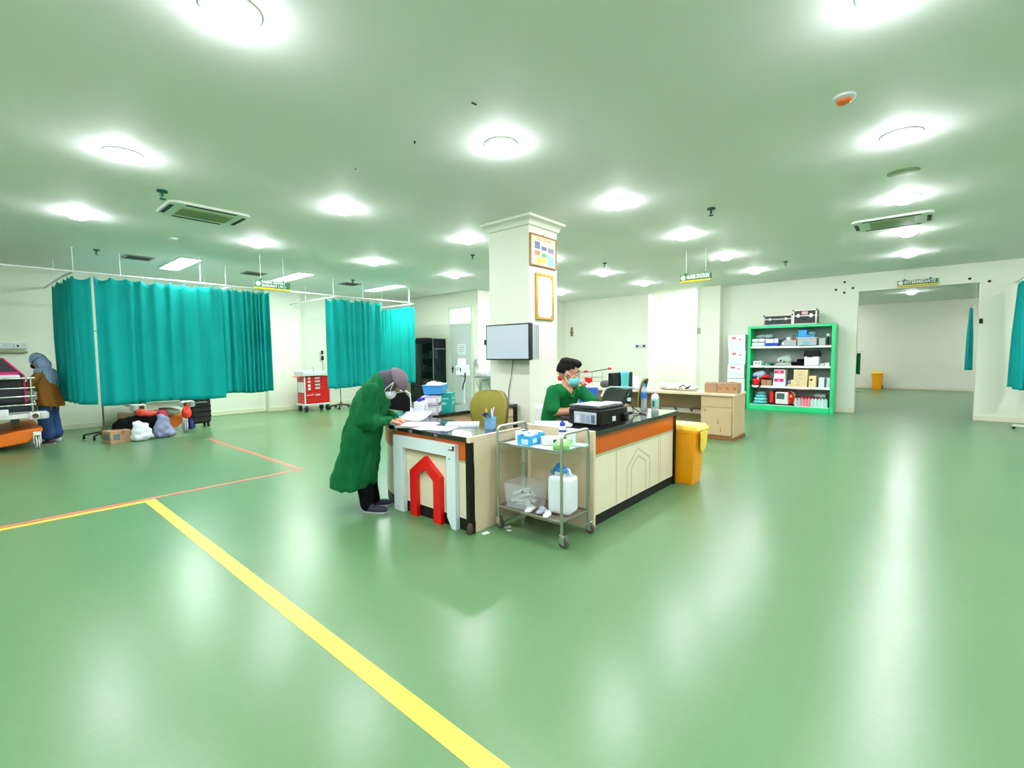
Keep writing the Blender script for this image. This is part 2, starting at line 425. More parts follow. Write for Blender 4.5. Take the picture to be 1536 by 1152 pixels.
# fluorescent panels over the bays
PG = emit('panel_glow', (0.93, 1.0, 0.95), PANEL)
for i, x in enumerate((2.65, 4.72, 7.1)):
    p = thing('light_panel', ('long fluorescent panel above the left teal curtain', 'long fluorescent panel behind the green hanging sign of the bays', 'long fluorescent panel above the second pair of curtains')[i], 'ceiling light', (x, 10.45, CE), group='fluorescent panels over the bays')
    MB().box(-0.17, 0.17, -0.72, 0.72, -0.02, 0).done('panel_frame', WHITE, p, bev=0.004)
    MB().box(-0.14, 0.14, -0.69, 0.69, -0.026, -0.020).done('diffuser', PG, p)
# cassette air conditioners
ACW = mat('aircon_white', '#DCE6DC', 0.45, vary=0.02)
ACD = mat('aircon_slot', '#12140C', 0.6)
GRILLE = mat('aircon_grille', '#8FA578', 0.55)
def aircon(label, loc, L, Wd):
    t = thing('air_conditioner', label, 'air conditioner', loc, group='ceiling cassette air conditioners')
    a, b = L / 2, Wd / 2
    def rr(e, n=6, r=0.09):
        pts = []
        for cx, cy, s0 in ((a - r, b - r, 0), (-a + r, b - r, 90), (-a + r, -b + r, 180), (a - r, -b + r, 270)):
            for k in range(n + 1):
                t_ = math.radians(s0 + 90 * k / n); pts.append((cx + (r + e) * math.cos(t_), cy + (r + e) * math.sin(t_)))
        return pts
    MB().prism(rr(0.0), 'z', -0.03, 0).done('housing', ACW, t, bev=0.006)
    sl = MB()
    for sx, sy, lx, ly in ((0, 1, a - 0.16, 0.022), (0, -1, a - 0.16, 0.022), (1, 0, 0.022, b - 0.12), (-1, 0, 0.022, b - 0.12)):
        cx = sx * (a - 0.045); cy = sy * (b - 0.045)
        MB().box(cx - lx, cx + lx, cy - ly, cy + ly, -0.034, -0.028).done('air_slot', ACD, t, bev=0.003)
    g = MB().box(-a * 0.66, a * 0.66, -b * 0.55, b * 0.55, -0.036, -0.03).done('intake_grille', GRILLE, t, bev=0.003)
    s_ = MB()
    n = 14
    for k in range(n):
        y = -b * 0.5 + b * k / (n - 1)
        s_.box(-a * 0.64, a * 0.64, y - 0.004, y + 0.004, -0.041, -0.036)
    stuff(s_.done('grille_slats', GRILLE, g))
    MB().box(-a * 0.02, a * 0.02, -b + 0.085, -b + 0.10, -0.035, -0.03).done('latch', LGREY, t)
    return t
aircon('white cassette air conditioner in the ceiling on the left, before the bays', (1.95, 6.58, CE), 0.84, 0.66)
aircon('white cassette air conditioner in the ceiling on the right, before the doorway', (8.18, 0.30, CE), 0.66, 0.84)
DKG = mat('tarnished_green_metal', '#1E5A48', 0.4, metal=0.4)
def sprinkler(x, y, s, lab):
    t = thing('sprinkler', lab, 'sprinkler', (x, y, CE), group='ceiling sprinklers')
    MB().lathe([(0.036 * s, 0), (0.038 * s, -0.012 * s), (0.02 * s, -0.018 * s)]).done('escutcheon', DKG, t)
    MB().cyl((0, 0, -0.015 * s), (0, 0, -0.05 * s), 0.009 * s).tube([(-0.004, 0, -0.02 * s), (-0.02 * s, 0, -0.04 * s), (0, 0, -0.065 * s)], 0.004 * s).done('head', DKG, t)
    MB().lathe([(0.004, -0.062 * s), (0.022 * s, -0.064 * s), (0.022 * s, -0.069 * s)], n=12).done('deflector', DKG, t)
sprinkler(1.41, 6.02, 1.3, 'dark sprinkler head on the ceiling beside the left air conditioner')
sprinkler(5.95, 1.93, 1.3, 'dark sprinkler head on the ceiling in front of the nurse station sign')
sprinkler(5.85, 5.93, 1.1, 'dark sprinkler head on the ceiling left of the column')
sprinkler(8.1, 4.6, 1.1, 'dark sprinkler head on the ceiling right of the column')
sprinkler(1.43, 10.05, 1.2, 'dark sprinkler head above the leftmost teal curtain')
sprinkler(5.88, 9.9, 1.2, 'dark sprinkler head between two fluorescent panels')
sprinkler(10.4, 1.96, 1.1, 'dark sprinkler head on the ceiling near the green shelf')
det = thing('smoke_detector', 'round ceiling detector with an orange cap at upper right', 'detector', (4.0, 0.43, CE))
MB().lathe([(0.066, 0), (0.068, -0.018), (0.05, -0.026)], n=24).done('detector_base', LGREY, det)
MB().lathe([(0.046, -0.024), (0.044, -0.04), (0.03, -0.05), (0.0, -0.052)], n=20).done('cap', mat('orange_cap', '#D9661A', 0.4), det)
sp = MB().lathe([(0.125, 0), (0.128, -0.006), (0.11, -0.010), (0.0, -0.008)], n=28).done('ceiling_speaker', mat('olive_grey_cover', '#8FA37C', 0.6)); at(sp, (6.04, 0.15, CE)); tag(sp, 'flat round grey speaker cover on the ceiling before the right air conditioner', 'speaker')
sd = MB().lathe([(0.06, 0), (0.06, -0.02), (0.035, -0.032), (0, -0.034)], n=20).done('smoke_alarm', LGREY); at(sd, (2.05, 8.3, CE)); tag(sd, 'small pale smoke alarm on the ceiling between the air conditioner and the curtains', 'alarm')
for i, (x, y, lab) in enumerate(((2.38, 2.38, 'dark slit in the ceiling nearest the viewer, above the column'), (2.47, 3.16, 'dark slit in the ceiling, second from the viewer'), (2.45, 4.02, 'tiny dark hole in the ceiling, third from the viewer'))):
    o = MB().prism([(-0.022, -0.006), (0.02, -0.009), (0.024, 0.004), (-0.018, 0.008)], 'z', -0.004, 0).done('ceiling_mark', ACD); at(o, (x, y, CE), 0.9 * i); tag(o, lab, 'ceiling hole')
    if i == 2: o.scale = (0.4, 0.8, 1)
for i, (x, y, lab) in enumerate(((2.02, 10.35, 'dark air vent in the ceiling over the leftmost curtain'), (4.0, 10.6, 'dark air vent in the ceiling behind the bay sign'), (6.15, 10.5, 'dark air vent in the ceiling between the two right fluorescent panels'))):
    t = thing('air_vent', lab, 'air vent', (x, y, CE), group='dark air vents over the bays')
    MB().box(-0.2, 0.2, -0.2, 0.2, -0.006, 0).done('vent_backing', ACD, t)
    MB().box(-0.2, 0.2, -0.2, -0.17, -0.014, 0).box(-0.2, 0.2, 0.17, 0.2, -0.014, 0).box(-0.2, -0.17, -0.17, 0.17, -0.014, 0).box(0.17, 0.2, -0.17, 0.17, -0.014, 0).done('vent_frame', GREY, t)
    for k in range(4): MB().box(-0.17, 0.17, -0.12 + k * 0.08 - 0.012, -0.12 + k * 0.08 + 0.012, -0.012, -0.006).done('slat', mat('dark_slat', '#3A4A40', 0.5), t)

# hanging signs
def emblem(parent, cx, cz, r, face, off):
    M3 = FACE_X if face == 'x' else FACE_Y
    def put(mb, nm, mt):
        me = mb.mesh(nm); me.transform(Matrix.Translation(Vector((off, -cx, cz)) if face == 'x' else Vector((cx, off, cz))) @ M3.to_4x4()); return link(nm, me, mt, parent)
    put(MB().lathe([(r, 0), (r, 0.002), (0.0, 0.002)], n=24), 'emblem_disc', WHITE)
    g = MB()
    for k in range(10):
        a = 2 * math.pi * k / 10
        g.box(r * 0.66, r * 0.84, -r * 0.1, r * 0.1, 0.002, 0.003, Matrix.Rotation(a, 4, 'Z'))
    put(g, 'emblem_ring', SIGNG)
    put(MB().prism([(-r * .1, -r * .45), (r * .1, -r * .45), (r * .1, -r * .05), (r * .4, r * .2), (r * .25, r * .35), (0, r * .15), (-r * .25, r * .35), (-r * .4, r * .2), (-r * .1, -r * .05)], 'z', 0.002, 0.003), 'emblem_mark', mat('emblem_grey', '#6B7F7A', 0.5))
def hanging_sign(label, loc, W_, H_, face, lines, tsize):
    t = thing('hanging_sign', label, 'sign', loc)
    if face == 'x':
        B = lambda a, b, z0, z1, d0, d1: MB().box(d0, d1, -b, -a, z0, z1)
    else:
        B = lambda a, b, z0, z1, d0, d1: MB().box(a, b, d0, d1, z0, z1)
    B(-W_ / 2, W_ / 2, 0.03, H_, -0.025, 0.025).done('sign_box', SIGNG, t, bev=0.004)
    B(-W_ / 2, W_ / 2, 0.0, 0.03, -0.026, 0.026).done('yellow_edge', SIGNY, t, bev=0.003)
    for s in (-0.32, 0.32):
        c = W_ * s
        B(c - 0.018, c + 0.018, H_, H_ + 0.03, -0.01, 0.01).done('hanger_clip', SIGNG, t, bev=0.003)
        p = Vector((0, -c, 0)) if face == 'x' else Vector((c, 0, 0))
        MB().cyl(p + Vector((0, 0, H_ + 0.02)), p + Vector((0, 0, CE - loc[2])), 0.004, n=8).done('hanger_rod', WHITE, t)
    emblem(t, -W_ / 2 + 0.055, 0.03 + (H_ - 0.03) / 2, 0.04, face, -0.0255)
    n = len(lines); avail = W_ - 0.14
    for i, (s, wd) in enumerate(lines):
        z = 0.036 + (n - 1 - i) * (H_ - 0.035) / n
        x0 = -W_ / 2 + 0.112
        if face == 'x': text('lettering', s, tsize, PAPER, t, (-0.0258, -x0, z), FACE_X, tsize * 0.028, wd)
        else: text('lettering', s, tsize, PAPER, t, (x0, -0.0258, z), FACE_Y, tsize * 0.028, wd)
    return t
hanging_sign('green and yellow hanging sign reading NURSE STATION', (8.05, 2.845, 2.615), 0.51, 0.125, 'x', [('NURSE STATION', 0.37)], 0.088)
hanging_sign('green and yellow hanging sign reading INTERMEDIATE over the doorway', (XR - 0.06, 0.02, 2.795), 0.65, 0.125, 'x', [('INTERMEDIATE', 0.5)], 0.088)
hanging_sign('green and yellow hanging sign reading PASIEN GAWAT DARURAT', (3.545, 8.6, 2.585), 0.60, 0.15, 'y', [('PASIEN GAWAT', 0.40), ('DARURAT ( P1 )', 0.40)], 0.058)
# ---------------------------------------------------------------- curtain rails and curtains
RZ = 2.79
def rail(label, pts, hang, loc=(0, 0, 0)):
    t = thing('curtain_rail', label, 'curtain rail', loc)
    for p in pts: MB().tube(p, 0.016, 8).done('rail_tube', WHITE, t)
    for (x, y) in hang: MB().cyl((x, y, pts[0][0][2]), (x, y, CE), 0.007, n=8).lathe([(0.025, CE - 0.008), (0.025, CE - 0.0005)], (x, y, 0), 12).done('hanger', WHITE, t)
    return t
def arc(cx, cy, r, a0, a1, z, n=6): return [(cx + r * math.cos(math.radians(a0 + (a1 - a0) * k / n)), cy + r * math.sin(math.radians(a0 + (a1 - a0) * k / n)), z) for k in range(n + 1)]
rail('white curtain rail hung from the ceiling along the left bays',
     [[(-3.9, 10.1, RZ), (7.65, 10.1, RZ)] + arc(7.65, 10.3, 0.2, -90, 0, RZ)[1:] + [(7.85, 12.7, RZ)],
      [(1.14, 10.1, RZ - 0.01), (1.08, 10.8, RZ - 0.01), (1.02, 12.7, RZ - 0.01)], [(3.38, 10.1, RZ - 0.01), (3.38, 12.7, RZ - 0.01)], [(5.57, 10.1, RZ - 0.01), (5.57, 12.48, RZ - 0.01)]],
     [(-0.6, 10.1), (0.3, 10.1), (1.14, 10.1), (1.72, 10.1), (2.88, 10.1), (3.3, 10.1), (4.4, 10.1), (5.5, 10.1), (6.25, 10.1), (7.6, 10.1), (7.85, 10.4), (1.05, 11.6), (3.38, 11.6), (5.57, 11.6), (7.85, 11.7)])
rail('white curtain rail at the far right of the photo beside the doorway', [[(XR, -1.42, 2.72), (9.0, -1.42, 2.72), (9.0, -5.9, 2.72)]], [(12.2, -1.42), (10.5, -1.42), (9.0, -3.0)])
rail('white curtain rail in the room beyond the doorway', [[(XF, -1.2, 2.72), (16.5, -1.2, 2.72)]], [(20.5, -1.2), (18.0, -1.2)])
HOOK = mat('grey_hook', '#9FB0AC', 0.4)
def curtain(label, path, zt, zb, folds, amp, slack=0.03, hooks=9, group=None, seed=1, mt=None, flare=0.0, gather=1.0, peaks=None):
    rnd = random.Random(seed)
    P = [Vector((p[0], p[1], 0)) for p in path]
    seg = [(P[i + 1] - P[i]).length for i in range(len(P) - 1)]; tot = sum(seg)
    def along(s):
        d = s * tot
        for i, l in enumerate(seg):
            if d <= l or i == len(seg) - 1:
                t = (P[i + 1] - P[i]).normalized(); return P[i] + t * d, Vector((t.y, -t.x, 0))
            d -= l
    ph = [rnd.uniform(0, 6.28) for _ in range(6)]
    def f(u, v):
        s = u
        p, n = along(s)
        w1 = math.sin(2 * math.pi * folds * (u + 0.05 * math.sin(7 * u + ph[0]) + 0.018 * math.sin(23 * u + ph[5])) + ph[1])
        w2 = math.sin(2 * math.pi * folds * 0.43 * u + ph[2] + v * 0.7)
        w3 = math.sin(2 * math.pi * folds * 2.3 * u + ph[3])
        k = 0.45 + 0.55 * min(1, v * 2.2)
        off = amp * (w1 * 0.7 + w2 * 0.5 * v + w3 * 0.16 * (1 - v)) * k + flare * v * v
        q = (u * hooks) % 1.0
        sag = slack * (4 * q * (1 - q)) ** 0.8 * (1 if (int(u * hooks) % 3) else 1.8)
        zz = zt - sag * max(0, 1 - v * 3)
        z = zz + (zb + 0.012 * math.sin(7 * u + ph[4]) - zz) * v
        side = (u - 0.5) * tot * (gather - 1) * v
        t = Vector((-n.y, n.x, 0))
        q2 = p + n * off + t * side
        return (q2.x, q2.y, z)
    nu = max(30, int(folds * 12))
    o = MB().sheet(f, nu, 26).done('curtain', mt or TEAL, solid=0.004, ang=180)
    tag(o, label, 'curtain', group)
    for k in range(hooks + 1):
        u = k / hooks; a = f(min(max(u, 0.001), 0.999), 0.0)
        MB().tube([(a[0], a[1], zt - 0.01), (a[0] + 0.006, a[1], zt + 0.02), (a[0], a[1], zt + 0.045)], 0.004, 6).done('hook', HOOK, o)
    return o
GC = 'teal curtains on the bay rail'
curtain('narrow teal curtain at the far left of the bays, running back to the wall', [(1.03, 11.65), (1.08, 10.7), (1.13, 10.12), (1.34, 10.07)], 2.73, 0.68, 6.5, 0.05, 0.035, 7, GC, 3)
curtain('widest teal curtain, in front of the bed with the bags below', [(1.37, 10.06), (3.22, 10.08)], 2.74, 0.64, 7.5, 0.05, 0.035, 9, GC, 5, flare=-0.02)
curtain('teal curtain bunched under the green PASIEN GAWAT sign', [(3.205, 10.13), (4.08, 10.10)], 2.74, 0.70, 9, 0.065, 0.03, 9, GC, 8)
curtain('teal curtain in front of the red drawer cart', [(5.30, 10.10), (5.9, 10.06), (6.75, 10.10)], 2.75, 0.68, 8, 0.06, 0.05, 8, GC, 11)
curtain('teal curtain on the bay end, beside the black glass cabinet', [(7.85, 10.22), (7.85, 11.85)], 2.75, 0.66, 9, 0.05, 0.03, 10, GC, 14)
curtain('teal curtain bunched on the wall right of the doorway', [(12.9, -1.42), (12.15, -1.42)], 2.66, 0.72, 7, 0.06, 0.02, 4, None, 17, gather=1.5)
curtain('darker teal curtain bunched in the room beyond the doorway', [(19.6, -1.2), (18.9, -1.2)], 2.66, 0.84, 6, 0.06, 0.02, 4, None, 19, gather=1.5)

# ---------------------------------------------------------------- beds
BEDW = mat('bed_cream_enamel', '#DDE3D8', 0.4)
BEDO = mat('orange_bed_cover', '#E0700E', 0.4, vary=0.08)
MATT = mat('dark_mattress', '#1B2A30', 0.6, vary=0.1)
def bed(label, loc, bars, Wd=0.96):
    """foot end at local y = 0, head toward +y"""
    t = thing('hospital_bed', label, 'bed', loc)
    h = Wd / 2
    MB().box(-h + 0.1, h - 0.1, 0.0, 0.06, 0.50, 0.57).box(-h + 0.05, -h + 0.11, 0.05, 2.0, 0.49, 0.56).box(h - 0.11, h - 0.05, 0.05, 2.0, 0.49, 0.56).box(-h + 0.1, h - 0.1, 1.95, 2.0, 0.5, 0.57).done('frame', BEDW, t, bev=0.01)
    for s in (-1, 1):
        b = MB().box(s * (h - 0.06) - 0.11, s * (h - 0.06) + 0.11, -0.05, 0.12, 0.475, 0.595).done('corner_bumper', BEDW, t, bev=0.03, seg=3)
        MB().cyl((s * (h - 0.06) - s * 0.04, -0.051, 0.535), (s * (h - 0.06) - s * 0.04, -0.062, 0.535), 0.036, n=18).done('bumper_disc', mat('brown_disc', '#5A3326', 0.4), b)
        MB().lathe([(0.05, -0.045), (0.055, -0.02), (0.055, 0.02), (0.05, 0.045)], (s * (h + 0.0), -0.03, 0.535), 16).done('buffer_wheel', LGREY, b)
    MB().box(-h + 0.06, h - 0.06, 0.06, 1.98, 0.57, 0.60).done('deck', GREY, t, bev=0.005)
    MB().box(-h + 0.06, h - 0.06, 0.06, 1.98, 0.60, 0.72).done('mattress', MATT, t, bev=0.03, seg=3)
    prof = [(-h + 0.05, 0.16), (-h + 0.2, 0.10), (0, 0.07), (h - 0.2, 0.11), (h - 0.02, 0.27), (h - 0.02, 0.33), (h - 0.3, 0.30), (0, 0.26), (-h + 0.05, 0.31)]
    MB().prism(prof, 'y', 0.12, 1.85).done('base_cover', BEDO, t, bev=0.015)
    MB().box(-0.25, -0.15, 0.9, 1.1, 0.28, 0.58).box(0.15, 0.25, 0.9, 1.1, 0.28, 0.58).done('lift_column', GREY, t, bev=0.008)
    for sx in (-1, 1):
        for y in (0.1, 1.85):
            x = sx * (h - 0.09)
            wl = MB().lathe([(0.03, -0.022), (0.088, -0.026), (0.1, -0.018), (0.1, 0.018), (0.088, 0.026), (0.03, 0.022)], (x, y, 0.1), 20, Matrix.Rotation(math.pi / 2, 3, 'Y')).done('wheel', LGREY, t)
            MB().tube([(x + 0.1 * math.cos(a) * 0 , y + 0.092 * math.cos(a), 0.1 + 0.092 * math.sin(a)) for a in [k * math.pi / 10 for k in range(20)]], 0.011, 6, closed=True).done('tyre', RUBBER, wl)
            MB().box(x - 0.045, x - 0.032, y - 0.03, y + 0.04, 0.08, 0.24).box(x + 0.032, x + 0.045, y - 0.03, y + 0.04, 0.08, 0.24).box(x - 0.045, x + 0.045, y - 0.04, y + 0.05, 0.215, 0.27).done('fork', BEDW, t, bev=0.008)
    if bars:
        for s in (-1, 1): MB().cyl((s * (h - 0.12), 0.0, 0.58), (s * (h - 0.12), 0.0, 1.12), 0.014).done('rail_post', CHROME, t)
        for z in (0.71, 0.84, 0.97, 1.12): MB().tube([(-h + 0.08, 0, z), (0, -0.012, z), (h - 0.08, 0, z)], 0.018 if z > 1 else 0.014, 10).done('rail_bar', CHROME, t)
    else:
        MB().box(-0.25, 0.25, -0.01, 0.02, 0.57, 0.62).done('foot_step', BEDW, t, bev=0.006)
        for s in (-1, 1): MB().cyl((s * 0.3, 0.02, 0.57), (s * 0.3, 0.02, 0.66), 0.012).done('rail_post', CHROME, t)
    return t
bed('hospital bed with chrome foot rails at the far left edge', (0.24, 10.36, 0), True)
bed('hospital bed half hidden by the widest teal curtain, bags piled under it', (2.28, 10.42, 0), False, 0.86)

# wall supply panel at far left
t = thing('wall_socket_panel', 'grey and white supply panel on the wall above the left bed', 'socket panel', (0.35, YL, 1.6))
MB().box(-0.6, 0.37, -0.05, 0, 0.0, 0.12).done('panel_body', LGREY, t, bev=0.01)
MB().box(-0.6, 0.37, -0.06, 0, -0.075, -0.03).done('lower_rail', mat('olive_rail', '#8E9468', 0.5), t, bev=0.008)
for x in (-0.3, 0.0, 0.25):
    s_ = MB().cbox((x, -0.055, 0.06), (0.1, 0.014, 0.08)).done('outlet', WHITE, t, bev=0.006)
    MB().cyl((x, -0.062, 0.06), (x, -0.072, 0.06), 0.018).done('outlet_hole', BLACK, s_)
# things on bed one
BAGD = mat('dark_grey_bag', '#2B2E31', 0.7, vary=0.1, bump=0.2, bscale=20)
b = thing('duffel_bag', 'dark grey bag with pink edging on the far left bed', 'bag', (0.12, 10.62, 0.72))
MB().prism([(-0.35, 0.0), (0.42, 0.0), (0.42, 0.44), (0.2, 0.72), (-0.35, 0.82)], 'y', -0.12, 0.14).done('bag_body', BAGD, b, bev=0.04, seg=3)
MB().tube([(0.42, -0.115, 0.02), (0.415, -0.12, 0.44), (0.2, -0.12, 0.715)], 0.012, 6).done('pink_edge', PINK, b)
b = thing('tissue_pack', 'pink and white soft pack above the bars of the left bed', 'pack', (0.3, 10.44, 1.12))
MB().box(-0.1, 0.19, -0.07, 0.07, 0.0, 0.06).done('white_pack', PAPER, b, bev=0.02)
MB().box(-0.09, 0.18, -0.065, 0.065, 0.06, 0.10).done('pink_pack', PINK, b, bev=0.025)
for i, (x, z, ln, hexc, lab) in enumerate(((0.05, 0.72, 0.5, '#9BA79A', 'folded grey green blanket behind the bars of the left bed'),)):
    o = MB().box(-0.3, 0.3, -0.1, 0.15, 0, 0.12).done('blanket', mat('grey_green_blanket', '#8FA095', 0.9, vary=0.2, bump=0.4, bscale=15), bev=0.04, seg=3); at(o, (0.0, 10.95, 0.72)); tag(o, lab, 'blanket')
o = MB().box(-0.07, 0.07, -0.004, 0.004, -0.1, 0.0).done('bed_label', PAPER, bev=0.002); at(o, (0.27, 10.318, 0.66)); tag(o, 'white card hung on the bars of the left bed', 'card')

# luggage and bags under bed two
def lump(name, label, cat, mt, prims, loc, voxel=0.018, sm=6, noise=0.01, group=None, sc_=14):
    mb = MB()
    for (c, r) in prims: mb.ell(c, r, nu=14, nv=8)
    from mathutils import noise as mn
    me = remesh(mb, voxel, name, sm, lambda c, n: noise * mn.noise(c * sc_))
    o = link(name, me, mt, ang=180); at(o, loc)
    if label: tag(o, label, cat, group)
    return o
s = thing('suitcase', 'black suitcase on castors standing right of the curtained bed', 'suitcase', (3.0, 11.05, 0), 0.12)
MB().box(-0.2, 0.19, -0.13, 0.13, 0.07, 0.66).done('case_shell', mat('black_ribbed_case', '#17161A', 0.45, vary=0.2, bump=0.3, bscale=25), s, bev=0.06, seg=4)
for x in (-0.14, 0.13):
    for y in (-0.09, 0.09):
        MB().lathe([(0.02, -0.015), (0.04, -0.015), (0.04, 0.015), (0.02, 0.015)], (x, y, 0.04), 14, Matrix.Rotation(math.pi / 2, 3, 'Y')).cyl((x, y, 0.04), (x, y, 0.09), 0.014).done('castor', RUBBER, s)
MB().tube([(-0.1, -0.14, 0.5), (-0.05, -0.165, 0.51), (0.05, -0.165, 0.51), (0.1, -0.14, 0.5)], 0.012).done('handle', GREY, s)
for z in (0.2, 0.3, 0.4): MB().box(-0.19, 0.18, -0.134, -0.126, z, z + 0.03).done('rib', BLACK, s, bev=0.003)
bt = MB().lathe([(0.045, 0), (0.05, 0.02), (0.05, 0.14), (0.03, 0.17), (0.02, 0.2), (0.0, 0.2)]).done('blue_jug', mat('navy_plastic', '#1B2A78', 0.4)); at(bt, (2.80, 10.85, 0)); tag(bt, 'dark blue bottle on the floor in front of the black suitcase', 'bottle')
lump('travel_bag', 'black travel bag lying under the curtained bed', 'bag', DARKCL, [((0, 0, .17), (.36, .13, .17)), ((-.25, 0, .2), (.16, .12, .18)), ((.15, 0, .24), (.24, .12, .16)), ((-.1, 0, .26), (.2, .11, .14))], (1.93, 10.37, 0), noise=0.02)
o = thing('cardboard_box', 'brown cardboard box on the floor left of the white plastic bag', 'box', (1.57, 10.20, 0), 0.25)
MB().box(-0.16, 0.13, -0.14, 0.14, 0, 0.2).done('carton', CARD, o, bev=0.004)
MB().box(-0.162, -0.158, -0.1, 0.1, 0.05, 0.15).box(-0.12, -0.03, -0.1425, -0.14, 0.05, 0.15).done('print_patch', mat('grey_print', '#5D6A66', 0.6), o)
MB().box(-0.165, 0.135, -0.03, 0.03, 0.2, 0.202).box(-0.01, 0.04, -0.143, -0.14, 0.13, 0.2).done('tape', mat('packing_tape', '#8D6A45', 0.3), o)
lump('plastic_bag', 'white plastic bag on the floor in front of the curtained bed', 'bag', mat('white_plastic_bag', '#CFDCE0', 0.4, vary=0.03), [((0, 0, .07), (.17, .11, .08)), ((-.005, 0, .14), (.15, .09, .11)), ((-.03, 0, .21), (.115, .065, .1)), ((-.06, 0, .27), (.08, .04, .08)), ((-.10, 0, .32), (.04, .025, .04)), ((.05, 0, .24), (.05, .04, .07))], (1.87, 10.02, 0.0), noise=0.022)
lump('carrier_bag', 'patterned grey blue carrier bag right of the white plastic bag', 'bag', mat('patterned_bag', '#7E87A5', 0.6, vary=0.5, vscale=9), [((0, 0, .1), (.17, .1, .11)), ((.08, -.02, .07), (.1, .1, .07)), ((-.02, .0, .2), (.13, .09, .13)), ((-.01, 0, .31), (.1, .06, .09)), ((-.04, 0, .38), (.06, .04, .05))], (2.19, 10.08, 0), noise=0.02)
lump('red_bag', 'round red plastic bag hanging from the right bumper of the curtained bed', 'bag', mat('red_plastic_bag', '#E0301F', 0.4), [((0, 0, 0), (.085, .07, .1)), ((0.02, 0, .1), (.03, .03, .07)), ((0.0, 0, -.03), (.08, .08, .1))], (2.60, 10.30, 0.40), noise=0.01)
lump('red_bundle', 'orange red bundle tucked under the left bumper of the curtained bed', 'bundle', mat('orange_red_cloth', '#D8422A', 0.6), [((0, 0, 0), (.14, .08, .06)), ((-.12, 0, .03), (.08, .08, .07))], (2.04, 10.36, 0.42), noise=0.015)
lump('pink_bundle', 'pink bundle in the middle under the curtained bed', 'bundle', mat('pink_cloth', '#D5325E', 0.7), [((0, 0, 0), (.09, .07, .09))], (2.26, 10.44, 0.38), noise=0.015)
lump('green_bundle', 'pale green and white bag wedged under the curtained bed', 'bag', mat('pale_green_bag', '#A9BFA5', 0.5, vary=0.2), [((0, 0, 0), (.13, .08, .07)), ((.08, 0, -.02), (.09, .08, .05))], (2.42, 10.63, 0.41), noise=0.015)
# infusion stands
def iv_stand(label, loc, h, group=None):
    t = thing('infusion_stand', label, 'infusion stand', loc)
    for k in range(5):
        a = 2 * math.pi * k / 5 + 0.3
        lg = MB().tube([(0, 0, 0.11), (0.12 * math.cos(a), 0.12 * math.sin(a), 0.1), (0.28 * math.cos(a), 0.28 * math.sin(a), 0.07)], 0.016, 8).done('leg', RUBBER, t)
        MB().lathe([(0.01, -0.014), (0.03, -0.014), (0.03, 0.014), (0.01, 0.014)], (0.28 * math.cos(a), 0.28 * math.sin(a), 0.031), 12, Matrix.Rotation(math.pi / 2, 3, 'Y')).cyl((0.28 * math.cos(a), 0.28 * math.sin(a), 0.03), (0.28 * math.cos(a), 0.28 * math.sin(a), 0.08), 0.01).done('castor', BLACK, lg)
    MB().cyl((0, 0, 0.08), (0, 0, h), 0.013).lathe([(0.03, 0.06), (0.035, 0.14), (0.02, 0.18)], n=14).done('pole', mat('dull_bronze', '#6E6B4A', 0.4, metal=0.6), t)
    MB().tube([(-0.12, 0, h + 0.03), (-0.1, 0, h - 0.01), (0, 0, h), (0.1, 0, h - 0.01), (0.12, 0, h + 0.03)], 0.006, 6).done('hook_bar', CHROME, t)
    return t
iv_stand('infusion stand with dark five-legged base below the left teal curtain', (1.50, 10.92, 0), 1.9)
iv_stand('infusion stand standing right of the red drawer cart', (6.48, 11.7, 0), 1.75)
o = MB().cbox((0, 0, 0), (0.05, 0.06, 0.12)).cbox((0, 0, 0.16), (0.04, 0.05, 0.1)).tube([(0.0, 0, -0.06), (0.0, -0.01, -0.4), (0.1, 0, -0.7), (0.35, 0, -0.9), (0.5, 0, -0.88)], 0.008, 6).done('cable_clamp', BLACK, bev=0.006); at(o, (6.5, 12.66, 1.36)); tag(o, 'black cable and clamp dangling above the red drawer cart', 'cable')

# red drawer cart
REDC = mat('red_cart_steel', '#D00810', 0.35, vary=0.05)
t = thing('drawer_cart', 'red crash cart with drawers and grey top standing against the left wall', 'cart', (5.42, 11.52, 0))
MB().box(0.02, 0.67, 0.03, 0.44, 0.21, 0.90).done('cabinet', REDC, t, bev=0.008)
MB().box(0, 0.03, 0, 0.03, 0.19, 0.92).box(0.66, 0.69, 0, 0.03, 0.19, 0.92).done('corner_trim', LGREY, t, bev=0.004)
MB().box(-0.02, 0.71, -0.01, 0.47, 0.17, 0.21).done('bottom_tray', LGREY, t, bev=0.008)
zs = [0.90, 0.815, 0.73, 0.645, 0.50, 0.22]
for k in range(5):
    d = MB().box(0.04, 0.65, 0.012, 0.034, zs[k + 1] + 0.006, zs[k] - 0.004).done('drawer', REDC, t, bev=0.004)
    zm = zs[k] - 0.045 if k < 4 else zs[k] - 0.07
    MB().box(0.28, 0.40, -0.004, 0.014, zm - 0.022, zm + 0.022).done('handle', LGREY, d, bev=0.004)
    MB().box(0.29, 0.39, -0.006, -0.002, zm - 0.01, zm + 0.006).done('handle_recess', GREY, d)
    if k < 4: MB().box(0.095, 0.16, 0.009, 0.013, zm - 0.02 - 0.02 * (k > 1), zm + 0.022).done('label_card', PAPER, d)
    else: MB().prism([(0.06, zm - 0.01), (0.24, zm + 0.0), (0.24, zm + 0.03), (0.14, zm + 0.01), (0.06, zm + 0.015)], 'y', 0.006, 0.013).done('label_card', mat('pale_pink_tape', '#E9C3BC', 0.5), d)
